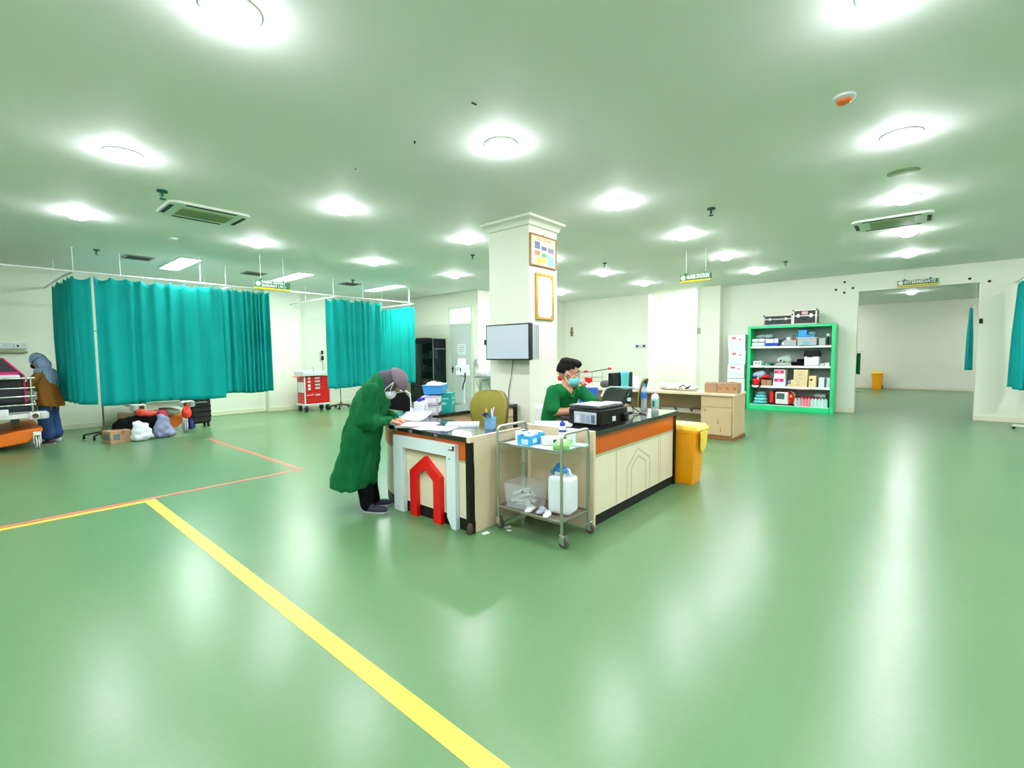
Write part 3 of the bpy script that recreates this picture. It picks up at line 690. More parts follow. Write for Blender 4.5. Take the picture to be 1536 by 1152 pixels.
MB().box(-0.03, 0.72, -0.02, 0.48, 0.92, 0.95).box(-0.03, -0.015, -0.02, 0.48, 0.95, 1.03).box(0.705, 0.72, -0.02, 0.48, 0.95, 1.03).box(-0.03, 0.72, 0.465, 0.48, 0.95, 1.06).box(-0.03, 0.72, -0.02, -0.005, 0.95, 0.99).done('top_tray', LGREY, t, bev=0.006)
MB().box(-0.002, 0.02, 0.08, 0.36, 0.50, 0.76).done('side_pocket', PAPER, t, bev=0.004)
MB().box(-0.12, 0.02, 0.02, 0.42, 0.885, 0.90).done('side_shelf', REDC, t, bev=0.004)
for x in (0.06, 0.62):
    for y in (0.06, 0.4):
        wl = MB().lathe([(0.02, -0.02), (0.075, -0.022), (0.085, 0), (0.075, 0.022), (0.02, 0.02)], (x, y, 0.083), 18, Matrix.Rotation(math.pi / 2, 3, 'Y')).done('castor', RUBBER, t)
        MB().box(x - 0.03, x + 0.03, y - 0.02, y + 0.03, 0.12, 0.175).done('castor_fork', GREY, wl, bev=0.005)
lp = MB().tube([(0, 0, 0.01), (0, 0, 0.12), (-0.02, 0, 0.2)], 0.008).cbox((0, 0, 0.005), (0.14, 0.1, 0.01)).done('suction_holder', GREY, bev=0.003); at(lp, (5.78, 11.76, 0.95)); tag(lp, 'small grey holder with thin rod on top of the red cart', 'holder')

# black glass cabinet
t = thing('glass_cabinet', 'tall black cabinet with dark glass doors beside the grey door', 'cabinet', (8.63, 10.38, 0))
BC = mat('black_cabinet', '#0B0E0F', 0.45, spec=0.25)
MB().box(0.0, 0.45, 0, 1.1, 0, 0.12).box(0, 0.45, 0, 1.1, 1.78, 1.88).box(0.43, 0.45, 0, 1.1, 0.12, 1.78).box(0, 0.03, 0, 0.03, 0.12, 1.78).box(0, 0.03, 1.07, 1.1, 0.12, 1.78).box(0.42, 0.45, 0, 0.03, 0.12, 1.78).box(0, 0.45, 1.07, 1.1, 0.12, 1.78).box(0, 0.45, 0, 0.02, 1.6, 1.78).done('body', BC, t, bev=0.005)
for z in (0.5, 0.9, 1.3): MB().box(0.03, 0.43, 0.03, 1.07, z, z + 0.015).done('shelf', GREY, t)
MB().box(0.02, 0.43, 0.008, 0.014, 0.12, 1.6).done('side_glass', GLASSD, t)
for y0, y1 in ((0.03, 0.55), (0.55, 1.07)):
    d = MB().box(-0.012, 0, y0, y0 + 0.035, 0.12, 1.78).box(-0.012, 0, y1 - 0.035, y1, 0.12, 1.78).box(-0.012, 0, y0, y1, 0.12, 0.16).box(-0.012, 0, y0, y1, 1.74, 1.78).done('door', BC, t, bev=0.003)
    MB().box(-0.008, -0.004, y0 + 0.03, y1 - 0.03, 0.16, 1.74).done('glass_pane', GLASSD, d)
MB().box(-0.014, -0.008, 0.0, 0.022, 0.1, 1.86).done('edge_strip', GREY, t)
MB().box(0.02, 0.43, -0.004, 0.0, 1.585, 1.60).done('side_strip', GREY, t)
for i, (y, z, h, hx) in enumerate(((0.3, 1.315, 0.22, '#C9D6D2'), (0.7, 1.315, 0.15, '#8FB0A6'), (0.4, 0.915, 0.16, '#A6BDB6'), (0.75, 0.915, 0.2, '#DDE3E0'), (0.25, 0.515, 0.18, '#B9C8C2'), (0.6, 0.515, 0.14, '#7FA59A'))):
    o = MB().cbox((0, 0, h / 2), (0.16, 0.2, h)).done('supply_box', mat('cab_' + hx[1:], hx, 0.5), bev=0.004); at(o, (8.86, 10.38 + y, z)); tag(o, 'pale supply box behind the dark glass of the black cabinet, %s shelf, %s' % (('upper', 'upper', 'middle', 'middle', 'lower', 'lower')[i], ('near end', 'far end')[i % 2]), 'box', 'boxes in the black cabinet')
o = MB().box(-0.14, 0.14, -0.2, 0.2, 0, 0.045).done('folder', mat('maroon_folder', '#6B2A3A', 0.6), bev=0.008); at(o, (8.86, 11.1, 1.88)); tag(o, 'maroon folder lying on top of the black glass cabinet', 'folder')

# white devices by the grey door
t = thing('ventilator', 'white medical device on a pole stand in front of the grey door', 'medical device', (8.35, 8.85, 0))
MB().cyl((0, 0, 0.1), (0, 0, 0.85), 0.025).done('pole', LGREY, t)
for k in range(4):
    a = math.pi / 4 + k * math.pi / 2
    MB().tube([(0, 0, 0.12), (0.26 * math.cos(a), 0.26 * math.sin(a), 0.06)], 0.02).ell((0.26 * math.cos(a), 0.26 * math.sin(a), 0.035), (0.035, 0.035, 0.035)).done('leg', LGREY, t)
MB().prism([(-0.06, 0.84), (0.32, 0.84), (0.25, 1.32), (0.0, 1.32)], 'x', 0.02, 0.08).done('rear_panel', WHITE, t, bev=0.015)
MB().prism([(-0.22, 0.88), (0.16, 0.88), (0.20, 1.13), (-0.2, 1.16)], 'x', -0.12, 0.02).done('front_case', WHITE, t, bev=0.02)
MB().box(-0.124, -0.119, -0.02, 0.02, 0.98, 1.08).done('dial', BLACK, t, bev=0.003)
MB().box(-0.124, -0.119, 0.06, 0.15, 1.02, 1.1).done('display', mat('pale_lcd', '#A9BDB8', 0.3), t)
MB().tube([(-0.13, -0.16, 0.95), (-0.18, -0.24, 0.9), (-0.15, -0.2, 0.78), (-0.1, -0.08, 0.66), (-0.05, 0.0, 0.52)], 0.014, 8).done('black_cable', BLACK, t)
t = thing('ecg_machine', 'pale flat recorder on a grey cart against the inner wall', 'medical device', (9.12, 8.68, 0))
MB().box(-0.1, 0.28, -0.2, 0.2, 0.0, 0.76).done('cart_body', mat('cart_grey', '#B5BCB4', 0.5), t, bev=0.01)
MB().box(-0.32, 0.32, -0.24, 0.24, 0.80, 0.84).done('cart_top', GREY, t, bev=0.01)
MB().prism([(-0.3, 0.84), (0.3, 0.84), (0.3, 1.0), (-0.16, 1.04), (-0.3, 0.95)], 'y', -0.2, 0.2).done('recorder', LGREY, t, bev=0.02)
MB().box(0.02, 0.07, -0.206, -0.2, 0.9, 0.93).box(0.12, 0.2, -0.206, -0.2, 0.9, 0.93).done('buttons', BLACK, t)
MB().cyl((0.1, -0.2, 0.3), (0.1, -0.212, 0.3), 0.05).done('socket', BLACK, t)
GCAB = mat('green_cable', '#3F8F5B', 0.5)
for k, x in enumerate((-0.28, -0.2, -0.05)):
    MB().tube([(x, -0.2, 0.85), (x - 0.04 - 0.05 * k, -0.26, 0.65), (x + 0.1, -0.27, 0.4), (x - 0.05, -0.3, 0.03)], 0.008, 6).done('lead', GCAB if k != 1 else GREY, t)
t = thing('wall_outlet', 'grey outlet with cables on the wall right of the grey door', 'outlet', (XD, 9.13, 1.2))
MB().cbox((-0.015, 0, 0.02), (0.03, 0.13, 0.2)).done('outlet_plate', LGREY, t, bev=0.006)
MB().cbox((-0.035, 0.0, 0.05), (0.03, 0.05, 0.05)).cbox((-0.035, 0.0, -0.03), (0.03, 0.05, 0.05)).done('plug', GREY, t, bev=0.005)
MB().tube([(-0.05, 0, 0.02), (-0.09, -0.02, -0.3), (-0.1, -0.12, -0.6), (-0.05, -0.2, -0.9)], 0.009, 6).done('cable', GREY, t)

# ---------------------------------------------------------------- left counter (curved) with the return behind it
ZT = 0.775
def path_outer(x=2.55, r=1.0, y0=2.62, xe=4.66, n=14):
    cy = 3.49; cx = x + r
    p = [(x, y0), (x, cy)]
    p += [(cx + r * math.cos(math.radians(180 - 90 * k / n)), cy + r * math.sin(math.radians(180 - 90 * k / n))) for k in range(1, n + 1)]
    p += [(xe, cy + r)]
    return p
def ribbon(path, z0, z1, t, mbx=None):
    """vertical strip of thickness t standing on the inner (right-hand) side of a plan path"""
    P = [Vector((a, b, 0)) for a, b in path]; rings = []
    for i, p in enumerate(P):
        d = (P[min(i + 1, len(P) - 1)] - P[max(i - 1, 0)]).normalized()
        nrm = Vector((d.y, -d.x, 0))
        q = p + nrm * t
        rings.append([Vector((p.x, p.y, z0)), Vector((p.x, p.y, z1)), Vector((q.x, q.y, z1)), Vector((q.x, q.y, z0))])
    return (mbx or MB()).ring_loft(rings)
t = thing('reception_counter', 'curved nurse counter with black top, orange band and red pointed arch', 'counter', (0, 0, 0))
ribbon(path_outer(), 0.10, 0.555, 0.02).done('front_panel', CREAM, t)
ribbon(path_outer(2.545, 1.005), 0.575, 0.735, 0.02).done('orange_band', ORANGE, t)
ribbon(path_outer(2.548, 1.002), 0.555, 0.575, 0.02).done('pale_strip', STRIP, t)
ribbon(path_outer(2.556, 0.994), 0.0, 0.10, 0.02).done('kick_board', BLKEDGE, t)
inner = [(4.66, 3.93), (3.25, 3.93), (3.12, 3.80), (3.12, 2.655)]
outer = path_outer(2.515, 1.035, 2.655)
MB().prism(list(reversed(outer)) [::-1] + inner, 'z', 0.735, ZT).done('worktop', BLKTOP, t, bev=0.004)
MB().box(2.515, 3.16, 2.62, 2.652, 0.0, ZT + 0.003).done('end_panel', PANELW, t, bev=0.003)
MB().box(2.51, 2.55, 2.612, 2.66, 0.0, 0.735).done('corner_strip', BLKEDGE, t, bev=0.004)
kn = MB().ell((2.512, 2.62, 0.05), (0.025, 0.022, 0.05)).done('corner_cap', mat('brown_cap', '#4A3B26', 0.5), t)
MB().box(4.60, 4.66, 3.93, 4.5, 0.0, 0.735).done('return_end_panel', BLKEDGE, t, bev=0.004)
MB().box(3.14, 3.16, 2.66, 3.9, 0.0, 0.735).box(3.16, 3.9, 3.96, 3.98, 0, 0.735).done('inner_panel', WOOD, t)
dw_ = MB().box(3.95, 4.60, 3.955, 4.4, 0.04, 0.73).done('drawer_unit', WOOD, t, bev=0.004)
for z0, z1 in ((0.62, 0.715), (0.46, 0.60), (0.25, 0.44), (0.06, 0.23)): MB().box(3.97, 4.58, 3.935, 3.955, z0, z1).done('drawer_front', WOOD, dw_, bev=0.004)
# white frame and red arch on the front
X_ = 2.505
MB().prism([(3.62, 0), (3.62, 0.70), (2.775, 0.70), (2.775, 0), (2.83, 0), (2.885, 0.09), (2.885, 0.595), (3.475, 0.595), (3.475, 0)], 'x', X_, 2.55).done('white_frame', ARCHW, t, bev=0.004)
MB().prism([(3.385, 0.0), (3.385, 0.405), (3.175, 0.555), (2.965, 0.405), (2.965, 0.0), (3.065, 0.0), (3.065, 0.355), (3.175, 0.44), (3.29, 0.365), (3.29, 0.0)], 'x', X_ + 0.005, 2.55).done('red_arch', RED, t, bev=0.003)
for y in (3.58, 3.36, 3.02): MB().box(2.511, 2.517, y - 0.02, y + 0.02, 0.742, 0.765).done('edge_tape', mat('grey_tape', '#6F7472', 0.5), t)
MB().box(2.498, 2.506, 2.80, 2.85, 0.655, 0.66).box(2.496, 2.506, 2.785, 2.80, 0.655, 0.69).done('frame_chip', mat('brown_chip', '#5A4030', 0.6), t)
MB().cyl((2.506, 2.84, 0.58), (2.502, 2.84, 0.58), 0.008).done('green_dot', TEALBOX, t)
MB().cyl((2.98, 2.62, 0.69), (2.98, 2.612, 0.69), 0.014).done('lock', STEEL, t)

# right counter
t = thing('reception_counter', 'straight nurse counter with black top and orange band, printer and monitor on it', 'counter', (0, 0, 0))
RX0, RX1, RY0, RY1, RZ_ = 3.22, 4.97, 1.95, 2.60, 0.80
MB().box(RX0 + 0.03, RX1 - 0.03, RY0 + 0.005, RY0 + 0.03, 0.09, 0.575).done('front_panel', CREAM, t)
MB().box(RX0 + 0.03, RX1 - 0.03, RY0, RY0 + 0.03, 0.60, 0.76).done('orange_band', ORANGE, t)
MB().box(RX0 + 0.03, RX1 - 0.03, RY0 + 0.002, RY0 + 0.03, 0.575, 0.60).done('pale_strip', STRIP, t)
MB().box(RX0 + 0.03, RX1 - 0.03, RY0 + 0.01, RY0 + 0.03, 0.0, 0.09).done('kick_board', BLKEDGE, t)
MB().box(RX0 + 0.03, RX1 + 0.015, RY0 - 0.03, RY1, 0.76, RZ_).done('worktop', BLKTOP, t, bev=0.004)
MB().box(RX0, RX0 + 0.03, RY0 - 0.03, RY1 + 0.02, 0.0, RZ_ + 0.005).done('end_panel', PANELW, t, bev=0.003)
MB().box(RX1 - 0.05, RX1, RY0 - 0.012, RY1 - 0.02, 0.0, 0.76).done('black_end', BLKEDGE, t, bev=0.004)
MB().cyl((RX0 + 0.0, 2.16, 0.12), (RX0 - 0.006, 2.16, 0.12), 0.013).done('bolt_hole', BLACK, t)
STAIN = mat('glue_stain', '#CDBD97', 0.5, vary=0.12, vscale=20)
st = MB()
def bar2(mb, a, b_, wd):
    a = Vector((a[0], 0, a[1])); b_ = Vector((b_[0], 0, b_[1])); d = (b_ - a).normalized(); n = Vector((-d.z, 0, d.x)) * wd / 2
    mb._add([a + n + Vector((0, RY0 + 0.004, 0)), b_ + n + Vector((0, RY0 + 0.004, 0)), b_ - n + Vector((0, RY0 + 0.004, 0)), a - n + Vector((0, RY0 + 0.004, 0))], [(0, 1, 2, 3)])
for a, b_ in (((3.86, 0.10), (3.86, 0.38)), ((3.86, 0.38), (4.08, 0.53)), ((4.08, 0.53), (4.34, 0.40)), ((4.34, 0.40), (4.34, 0.10)), ((3.95, 0.10), (3.95, 0.36)), ((3.95, 0.36), (4.08, 0.46)), ((4.08, 0.46), (4.25, 0.38)), ((4.25, 0.38), (4.25, 0.10)), ((3.66, 0.10), (3.66, 0.57)), ((4.60, 0.1), (4.60, 0.57)), ((4.55, 0.1), (4.55, 0.57))): bar2(st, a, b_, 0.018)
st.done('arch_stain', STAIN, t)

# ---------------------------------------------------------------- things on the left counter
def paper(name, label, loc, rz, n=1, w_=0.21, l_=0.30, mt=PAPER, curl=0.01, cat='paper', seed=0):
    rnd = random.Random(seed)
    t = None
    def sh(dx, dy, z, a, q=0.0):
        ca, sa = math.cos(a), math.sin(a)
        def f(u, v):
            x = (u - .5) * w_; y = (v - .5) * l_
            return (dx + x * ca - y * sa, dy + x * sa + y * ca, z + q * (u * u + 0.5 * v * v * u))
        return MB().sheet(f, 4, 4)
    if n == 1:
        o = sh(0, 0, 0.001, 0, curl).done(name, mt, solid=0.0008); at(o, loc, rz); tag(o, label, cat); return o
    t = thing(name, label, cat, loc, rz)
    for k in range(n): sh(rnd.uniform(-.03, .03), rnd.uniform(-.03, .03), 0.001 + 0.0025 * k, rnd.uniform(-.25, .25), curl * 0.5).done('sheet', mt, t, solid=0.0008)
    return t
paper('paper_stack', 'spread white papers under the hands of the nurse leaning on the counter', (2.66, 3.45, ZT), 0.5, 6, seed=1)
paper('paper_sheet', 'single white sheet spread on the counter toward the viewer', (2.68, 3.18, ZT), 0.35, 1, curl=0.004)
paper('paper_sheet', 'white sheet overlapping the counter edge below the nurse', (2.62, 3.33, ZT + 0.004), -0.1, 1, curl=0.004)
pk = paper('pink_form', 'pale pink form showing beneath the white papers', (2.60, 3.50, ZT + 0.0165), 0.2, 1, mt=mat('pale_pink_paper', '#E8C6D4', 0.7), curl=0.0)
t = thing('document_pile', 'thick pile of white documents beside the olive chair back', 'documents', (2.93, 3.14, ZT), 0.75)
for k in range(5): MB().box(-0.11 + 0.004 * k, 0.11 + 0.002 * k, -0.155, 0.155 - 0.003 * k, 0.004 * k, 0.004 * k + 0.0035).done('sheaf', PAPER if k != 1 else mat('blue_sheaf', '#9FB4DD', 0.6), t)
o = MB().box(-0.03, 0.03, -0.015, 0.015, 0, 0.012).tube([(-0.02, 0, 0.012), (0, 0, 0.025), (0.02, 0, 0.012)], 0.003).done('paper_clip', CLEAR, bev=0.002); at(o, (2.93, 2.95, ZT), 0.4); tag(o, 'small clear clip on the black counter near the document pile', 'clip')
t = thing('pen_cup', 'light blue plastic cup of pens and scissors on the counter corner', 'pen holder', (2.97, 2.82, ZT), 0.2)
def cup_ring(s, z): return [Vector((x * s, y * s, z)) for x, y in ((-.048, -.034), (-.03, -.045), (.03, -.045), (.048, -.034), (.048, .034), (.03, .045), (-.03, .045), (-.048, .034))]
MB().ring_loft([cup_ring(0.82, 0), cup_ring(0.9, 0.05), cup_ring(1.0, 0.1), cup_ring(0.93, 0.1), cup_ring(0.8, 0.012)]).done('cup', LBLUE, t)
for k in range(12):
    a = 2 * math.pi * k / 12
for i, (x, y, dx, dy, h, r, hx) in enumerate(((-0.02, 0.01, -0.03, 0.0, 0.17, 0.008, '#FFC400'), (0.0, -0.01, 0.0, 0.01, 0.15, 0.006, '#0E6B57'), (0.02, 0.01, 0.02, 0.0, 0.16, 0.006, '#D9D9DF'), (0.03, -0.01, 0.04, 0.01, 0.155, 0.006, '#8A2B5A'), (0.035, 0.015, 0.05, 0.0, 0.165, 0.006, '#EDEDED'), (0.01, 0.02, 0.02, 0.02, 0.145, 0.005, '#0F7A52'))):
    p = MB().cyl((x, y, 0.015), (x + dx, y + dy, h), r, n=8).cyl((x + dx, y + dy, h), (x + dx * 1.06, y + dy * 1.06, h + 0.012), r * 0.7, n=8).done('pen', mat('pen_' + hx[1:], hx, 0.35)); at(p, (2.97, 2.82, ZT), 0.2)
    tag(p, ('yellow marker pen standing in the light blue cup', 'dark green pen at the back of the light blue cup', 'white pen in the middle of the light blue cup', 'purple pen leaning right in the light blue cup', 'white pen leaning far right in the light blue cup', 'bright green pen in the light blue cup')[i], 'pen', 'pens in the light blue cup')
t = thing('scissors', 'scissors with blue black loops leaning in the pen cup', 'scissors', (2.97, 2.82, ZT), 0.2)
MB().tube([(0.0, 0.0, 0.02), (-0.04, 0.0, 0.11)], [0.002, 0.006], 6).done('blades', STEEL, t)
for k in (0, 1):
    c = Vector((-0.075, 0.012 - 0.024 * k, 0.125 + 0.012 * k)); d = Vector((-0.9, 0, 0.42)); e = Vector((0.2, 0.7, 0.68)).normalized()
    MB().tube([c + d * 0.034 * math.cos(a) + e * 0.016 * math.sin(a) for a in [2 * math.pi * q / 12 for q in range(12)]], 0.006, 6, closed=True).done('finger_loop', mat('navy_loop', '#16305F', 0.4), t)
# boxes and bottles at the curved end
t = thing('medicine_carton', 'grey and white carton stack beside the teal box on the counter', 'carton', (3.30, 4.02, ZT), 0.7)
for k in range(2):
    c = MB().box(-0.12, 0.12, -0.09, 0.09, 0.105 * k, 0.105 * k + 0.1).done('carton', mat('lilac_carton', '#B9B4C4', 0.5), t, bev=0.003)
    MB().box(-0.1, -0.01, -0.092, -0.09, 0.105 * k + 0.03, 0.105 * k + 0.085).box(0.01, 0.1, -0.092, -0.09, 0.105 * k + 0.03, 0.105 * k + 0.085).box(-0.122, -0.12, -0.07, 0.07, 0.105 * k + 0.03, 0.105 * k + 0.08).done('white_panel', PAPER, c)
    MB().box(-0.115, 0.115, -0.0925, -0.09, 0.105 * k + 0.008, 0.105 * k + 0.02).done('dark_stripe', mat('dark_print', '#3B3D52', 0.5), c)
t = thing('teal_box', 'teal card box between the carton stack and the olive chair', 'box', (3.52, 4.07, ZT), 0.62)
MB().box(-0.1, 0.1, -0.11, 0.11, 0, 0.22).done('box_body', TEALBOX, t, bev=0.003)
PTP = mat('pale_teal_print', '#8FD8CF', 0.5)
for q in (MB().cyl((-0.101, 0.06, 0.16), (-0.1025, 0.06, 0.16), 0.014), MB().box(-0.1025, -0.1, -0.08, 0.03, 0.152, 0.166), MB().box(-0.1025, -0.1, -0.05, 0.03, 0.09, 0.12), MB().cyl((0.06, -0.111, 0.16), (0.06, -0.1125, 0.16), 0.014), MB().box(-0.06, 0.04, -0.1125, -0.11, 0.152, 0.166), MB().box(-0.04, 0.04, -0.1125, -0.11, 0.09, 0.12)): q.done('print', PTP, t)
t = thing('blue_tray', 'light blue basket filled with white papers on top of the cartons', 'basket', (3.40, 4.07, ZT + 0.222), 0.66)
rr_ = lambda s, z: [Vector((x * s, y * s, z)) for x, y in ((-.17, -.11), (.17, -.11), (.17, .11), (-.17, .11))]
MB().ring_loft([rr_(0.88, 0), rr_(1.0, 0.09), rr_(1.04, 0.09), rr_(1.04, 0.098), rr_(0.97, 0.098), rr_(0.86, 0.01)]).done('basket', mat('basket_blue', '#3E9BDD', 0.4), t, bev=0.003)
for k in range(3):
    o = MB().prism([(-0.16, 0.0), (0.15, 0.0), (0.13, 0.03 + 0.01 * k), (-0.1, 0.045)], 'y', -0.1 + 0.06 * k, -0.045 + 0.06 * k).done('folded_paper', PAPER, bev=0.006); at(o, (3.40, 4.07, ZT + 0.30), 0.66); tag(o, 'folded white paper in the light blue basket, %s of three' % ('front', 'middle', 'back')[k], 'paper', 'papers in the light blue basket')
t = thing('supply_bag', 'white plastic wrapped pack with blue caps left of the cartons', 'pack', (3.08, 3.92, ZT), 0.6)
MB().box(-0.09, 0.09, -0.05, 0.06, 0, 0.17).done('wrap', mat('white_wrap', '#DDE6EE', 0.35, vary=0.1, vscale=20), t, bev=0.02, seg=3)
for x in (-0.055, 0.04): MB().cyl((x, 0, 0.165), (x, 0, 0.2), 0.026).done('blue_cap', mat('cap_blue', '#2A37B8', 0.4), t)
MB().box(-0.07, 0.0, -0.054, -0.05, 0.04, 0.13).box(-0.05, -0.02, -0.056, -0.053, 0.06, 0.075).done('label_print', LGREY, t)
paper('crumpled_sheet', 'white folded sheet leaning off the wrapped pack', (2.93, 3.85, ZT), 0.2, 1, curl=0.07)
t = thing('desk_magnifier', 'black panel with bent white tube frame standing below the bent nurse face', 'stand', (2.88, 4.08, ZT), -0.80)
MB().tube([(-0.15, 0, 0.0), (-0.16, 0, 0.20), (-0.13, 0, 0.245), (0.09, 0, 0.285), (0.14, 0, 0.25), (0.15, 0, 0.12)], 0.009, 8).done('tube_frame', WHITE, t)
MB().prism([(-0.14, 0.10), (0.14, 0.06), (0.145, 0.2), (0.09, 0.27), (-0.13, 0.235)], 'y', -0.012, 0.006).done('black_panel', BLACK, t, bev=0.004)
MB().box(-0.16, 0.12, -0.05, 0.05, 0, 0.012).cyl((0.08, 0, 0.01), (0.08, 0, 0.08), 0.012).done('foot', BLACK, t, bev=0.003)
MB().tube([(0.12, -0.07, 0.006), (0.0, -0.1, 0.008), (-0.1, -0.06, 0.008), (-0.02, -0.03, 0.02), (0.05, -0.09, 0.02)], 0.006, 6).done('loose_cable', LGREY, t)

# ---------------------------------------------------------------- things on the right counter
t = thing('printer', 'black ink tank printer with raised rear paper support on the counter', 'printer', (3.62, 2.135, RZ_), -0.05)
MB().box(-0.19, 0.26, -0.165, 0.165, 0.012, 0.15).done('body', mat('printer_black', '#090A0B', 0.35, spec=0.3), t, bev=0.012)
MB().box(-0.19, 0.2, -0.16, 0.165, 0.15, 0.178).done('lid', mat('printer_lid', '#1C2022', 0.25), t, bev=0.01)
MB().box(-0.17, 0.14, -0.13, 0.14, 0.178, 0.184).done('scanner_plate', mat('scanner_grey', '#B9BFBE', 0.2), t, bev=0.003)
tk = MB().box(-0.198, -0.19, -0.13, 0.10, 0.025, 0.125).done('ink_window', mat('ink_window', '#AEBBC4', 0.2), t, bev=0.004)
for k in range(4): MB().box(-0.201, -0.197, -0.115 + 0.052 * k, -0.08 + 0.052 * k, 0.035, 0.105 - 0.01 * (k % 2)).done('ink_tank', mat('ink_%d' % k, ('#5E6B78', '#8FA6B8', '#9A9FB2', '#C8D2D8')[k], 0.2), tk)
MB().prism([(0.17, 0.15), (0.27, 0.15), (0.36, 0.29), (0.32, 0.30)], 'y', -0.13, 0.09).done('paper_support', mat('smoky_support', '#121D17', 0.35, spec=0.3), t, bev=0.008)
MB().tube([(0.24, 0.10, 0.22), (0.29, 0.10, 0.285), (0.33, 0.06, 0.308), (0.35, -0.10, 0.31), (0.38, -0.17, 0.305)], 0.009, 8).done('support_edge', mat('pale_support', '#9DB8AE', 0.35), t)
MB().box(0.12, 0.19, -0.15, 0.02, 0.178, 0.19).done('control_panel', LGREY, t, bev=0.004)
MB().box(0.0, 0.05, -0.168, -0.164, 0.04, 0.08).done('white_label', PAPER, t)
MB().box(-0.17, 0.24, -0.15, 0.15, 0, 0.014).done('feet', BLACK, t)
MB().box(0.17, 0.22, -0.2, -0.165, 0.02, 0.09).done('ink_knob', BLACK, t, bev=0.006)
t = thing('computer_monitor', 'black computer monitor on the counter with a cyan cloth over it', 'monitor', (4.40, 2.30, RZ_), math.radians(2))
MB().box(-0.24, 0.24, -0.02, 0.03, 0.09, 0.43).done('screen_case', mat('monitor_black', '#080D0E', 0.35, spec=0.3), t, bev=0.01)
MB().box(-0.225, 0.225, 0.028, 0.032, 0.105, 0.415).done('screen_glass', mat('screen_glass', '#0A0F12', 0.1), t)
MB().cyl((0, 0, 0.0), (0, 0, 0.16), 0.02).done('neck', BLACK, t)
MB().box(-0.12, 0.12, -0.08, 0.09, 0, 0.014).done('foot', BLACK, t, bev=0.005)
for k in range(4): MB().box(0.08, 0.2, -0.0215, -0.019, 0.2 + k * 0.035, 0.205 + k * 0.035).done('vent_slot', mat('vent_grey', '#2C4240', 0.4), t)
MB().box(0.1, 0.19, -0.023, -0.019, 0.115, 0.155).done('rear_label', PAPER, t)
def dropc(u, v):
    x = 0.03 + 0.2 * (u - 0.5); L_ = 0.27 * v
    return (x + 0.004 * math.sin(6 * u), (-0.026 - 0.004 * math.sin(9 * u + 3 * v)) if v > 0.04 else 0.0, 0.437 - max(0, L_ - 0.01))
cl = MB().sheet(dropc, 12, 14).done('cyan_cloth', CYAN, solid=0.003, ang=180); at(cl, (4.40, 2.30, RZ_), math.radians(2)); tag(cl, 'cyan cloth hanging over the back of the black monitor', 'cloth')
MB().tube([(0.02, -0.03, 0.14), (0.05, -0.1, 0.1), (0.0, -0.14, 0.01), (0.08, -0.22, 0.006)], 0.005, 6).tube([(0.04, -0.03, 0.14), (0.1, -0.08, 0.06), (0.12, -0.16, 0.006), (0.02, -0.26, 0.006)], 0.005, 6).done('cable', BLACK, t)
t = thing('water_bottle', 'clear plastic water bottle with blue label standing on the counter', 'bottle', (4.80, 2.235, RZ_))
pet = mat('clear_bottle', '#E4F0F5', 0.08, alpha=0.45, vary=0.02)
MB().lathe([(0.026, 0), (0.033, 0.012), (0.034, 0.05), (0.031, 0.085), (0.034, 0.12), (0.034, 0.2), (0.028, 0.235), (0.014, 0.265), (0.014, 0.275), (0.0, 0.275)]).done('bottle_body', pet, t)
MB().lathe([(0.0345, 0.13), (0.0352, 0.135), (0.0352, 0.195), (0.0345, 0.2)]).done('label', mat('bottle_label', '#3D78C9', 0.4, vary=0.4, vscale=30), t)
MB().lathe([(0.017, 0.268), (0.017, 0.292), (0.0, 0.293)]).done('cap', mat('aqua_cap', '#3DA8D8', 0.4), t)
t = thing('sanitizer_bottle', 'white pump bottle of hand sanitizer with green label on the counter', 'bottle', (4.83, 2.12, RZ_))
MB().lathe([(0.036, 0), (0.04, 0.01), (0.04, 0.15), (0.03, 0.175), (0.014, 0.185), (0.014, 0.2), (0.0, 0.2)]).done('bottle_body', WHITE, t)
MB().lathe([(0.0405, 0.03), (0.0412, 0.032), (0.0412, 0.125), (0.0405, 0.13)]).done('label', mat('green_label', '#9FD0BC', 0.4), t)
MB().box(-0.0425, -0.039, -0.012, 0.012, 0.05, 0.11).done('label_mark', mat('green_mark', '#0B7A5C', 0.4), t)
MB().lathe([(0.018, 0.195), (0.018, 0.215), (0.006, 0.218), (0.006, 0.24), (0.0, 0.24)], n=14).box(-0.05, 0.014, -0.01, 0.01, 0.238, 0.252).done('pump', WHITE, t, bev=0.003)
t = thing('laptop', 'thin dark laptop keyboard under the seated man hands', 'laptop', (3.84, 2.43, RZ_), -0.4)
MB().box(-0.17, 0.17, -0.11, 0.11, 0.0, 0.018).done('keyboard_deck', mat('laptop_dark', '#23272A', 0.4), t, bev=0.004)
kb = MB()
for r in range(4):
    for c in range(10): kb.cbox((-0.14 + 0.031 * c, -0.07 + 0.033 * r, 0.0195), (0.025, 0.026, 0.004))
stuff(kb.done('keys', BLACK, t))
paper('paper_stack', 'white papers on the counter left of the printer', (3.36, 2.42, RZ_), 0.5, 3, seed=4)

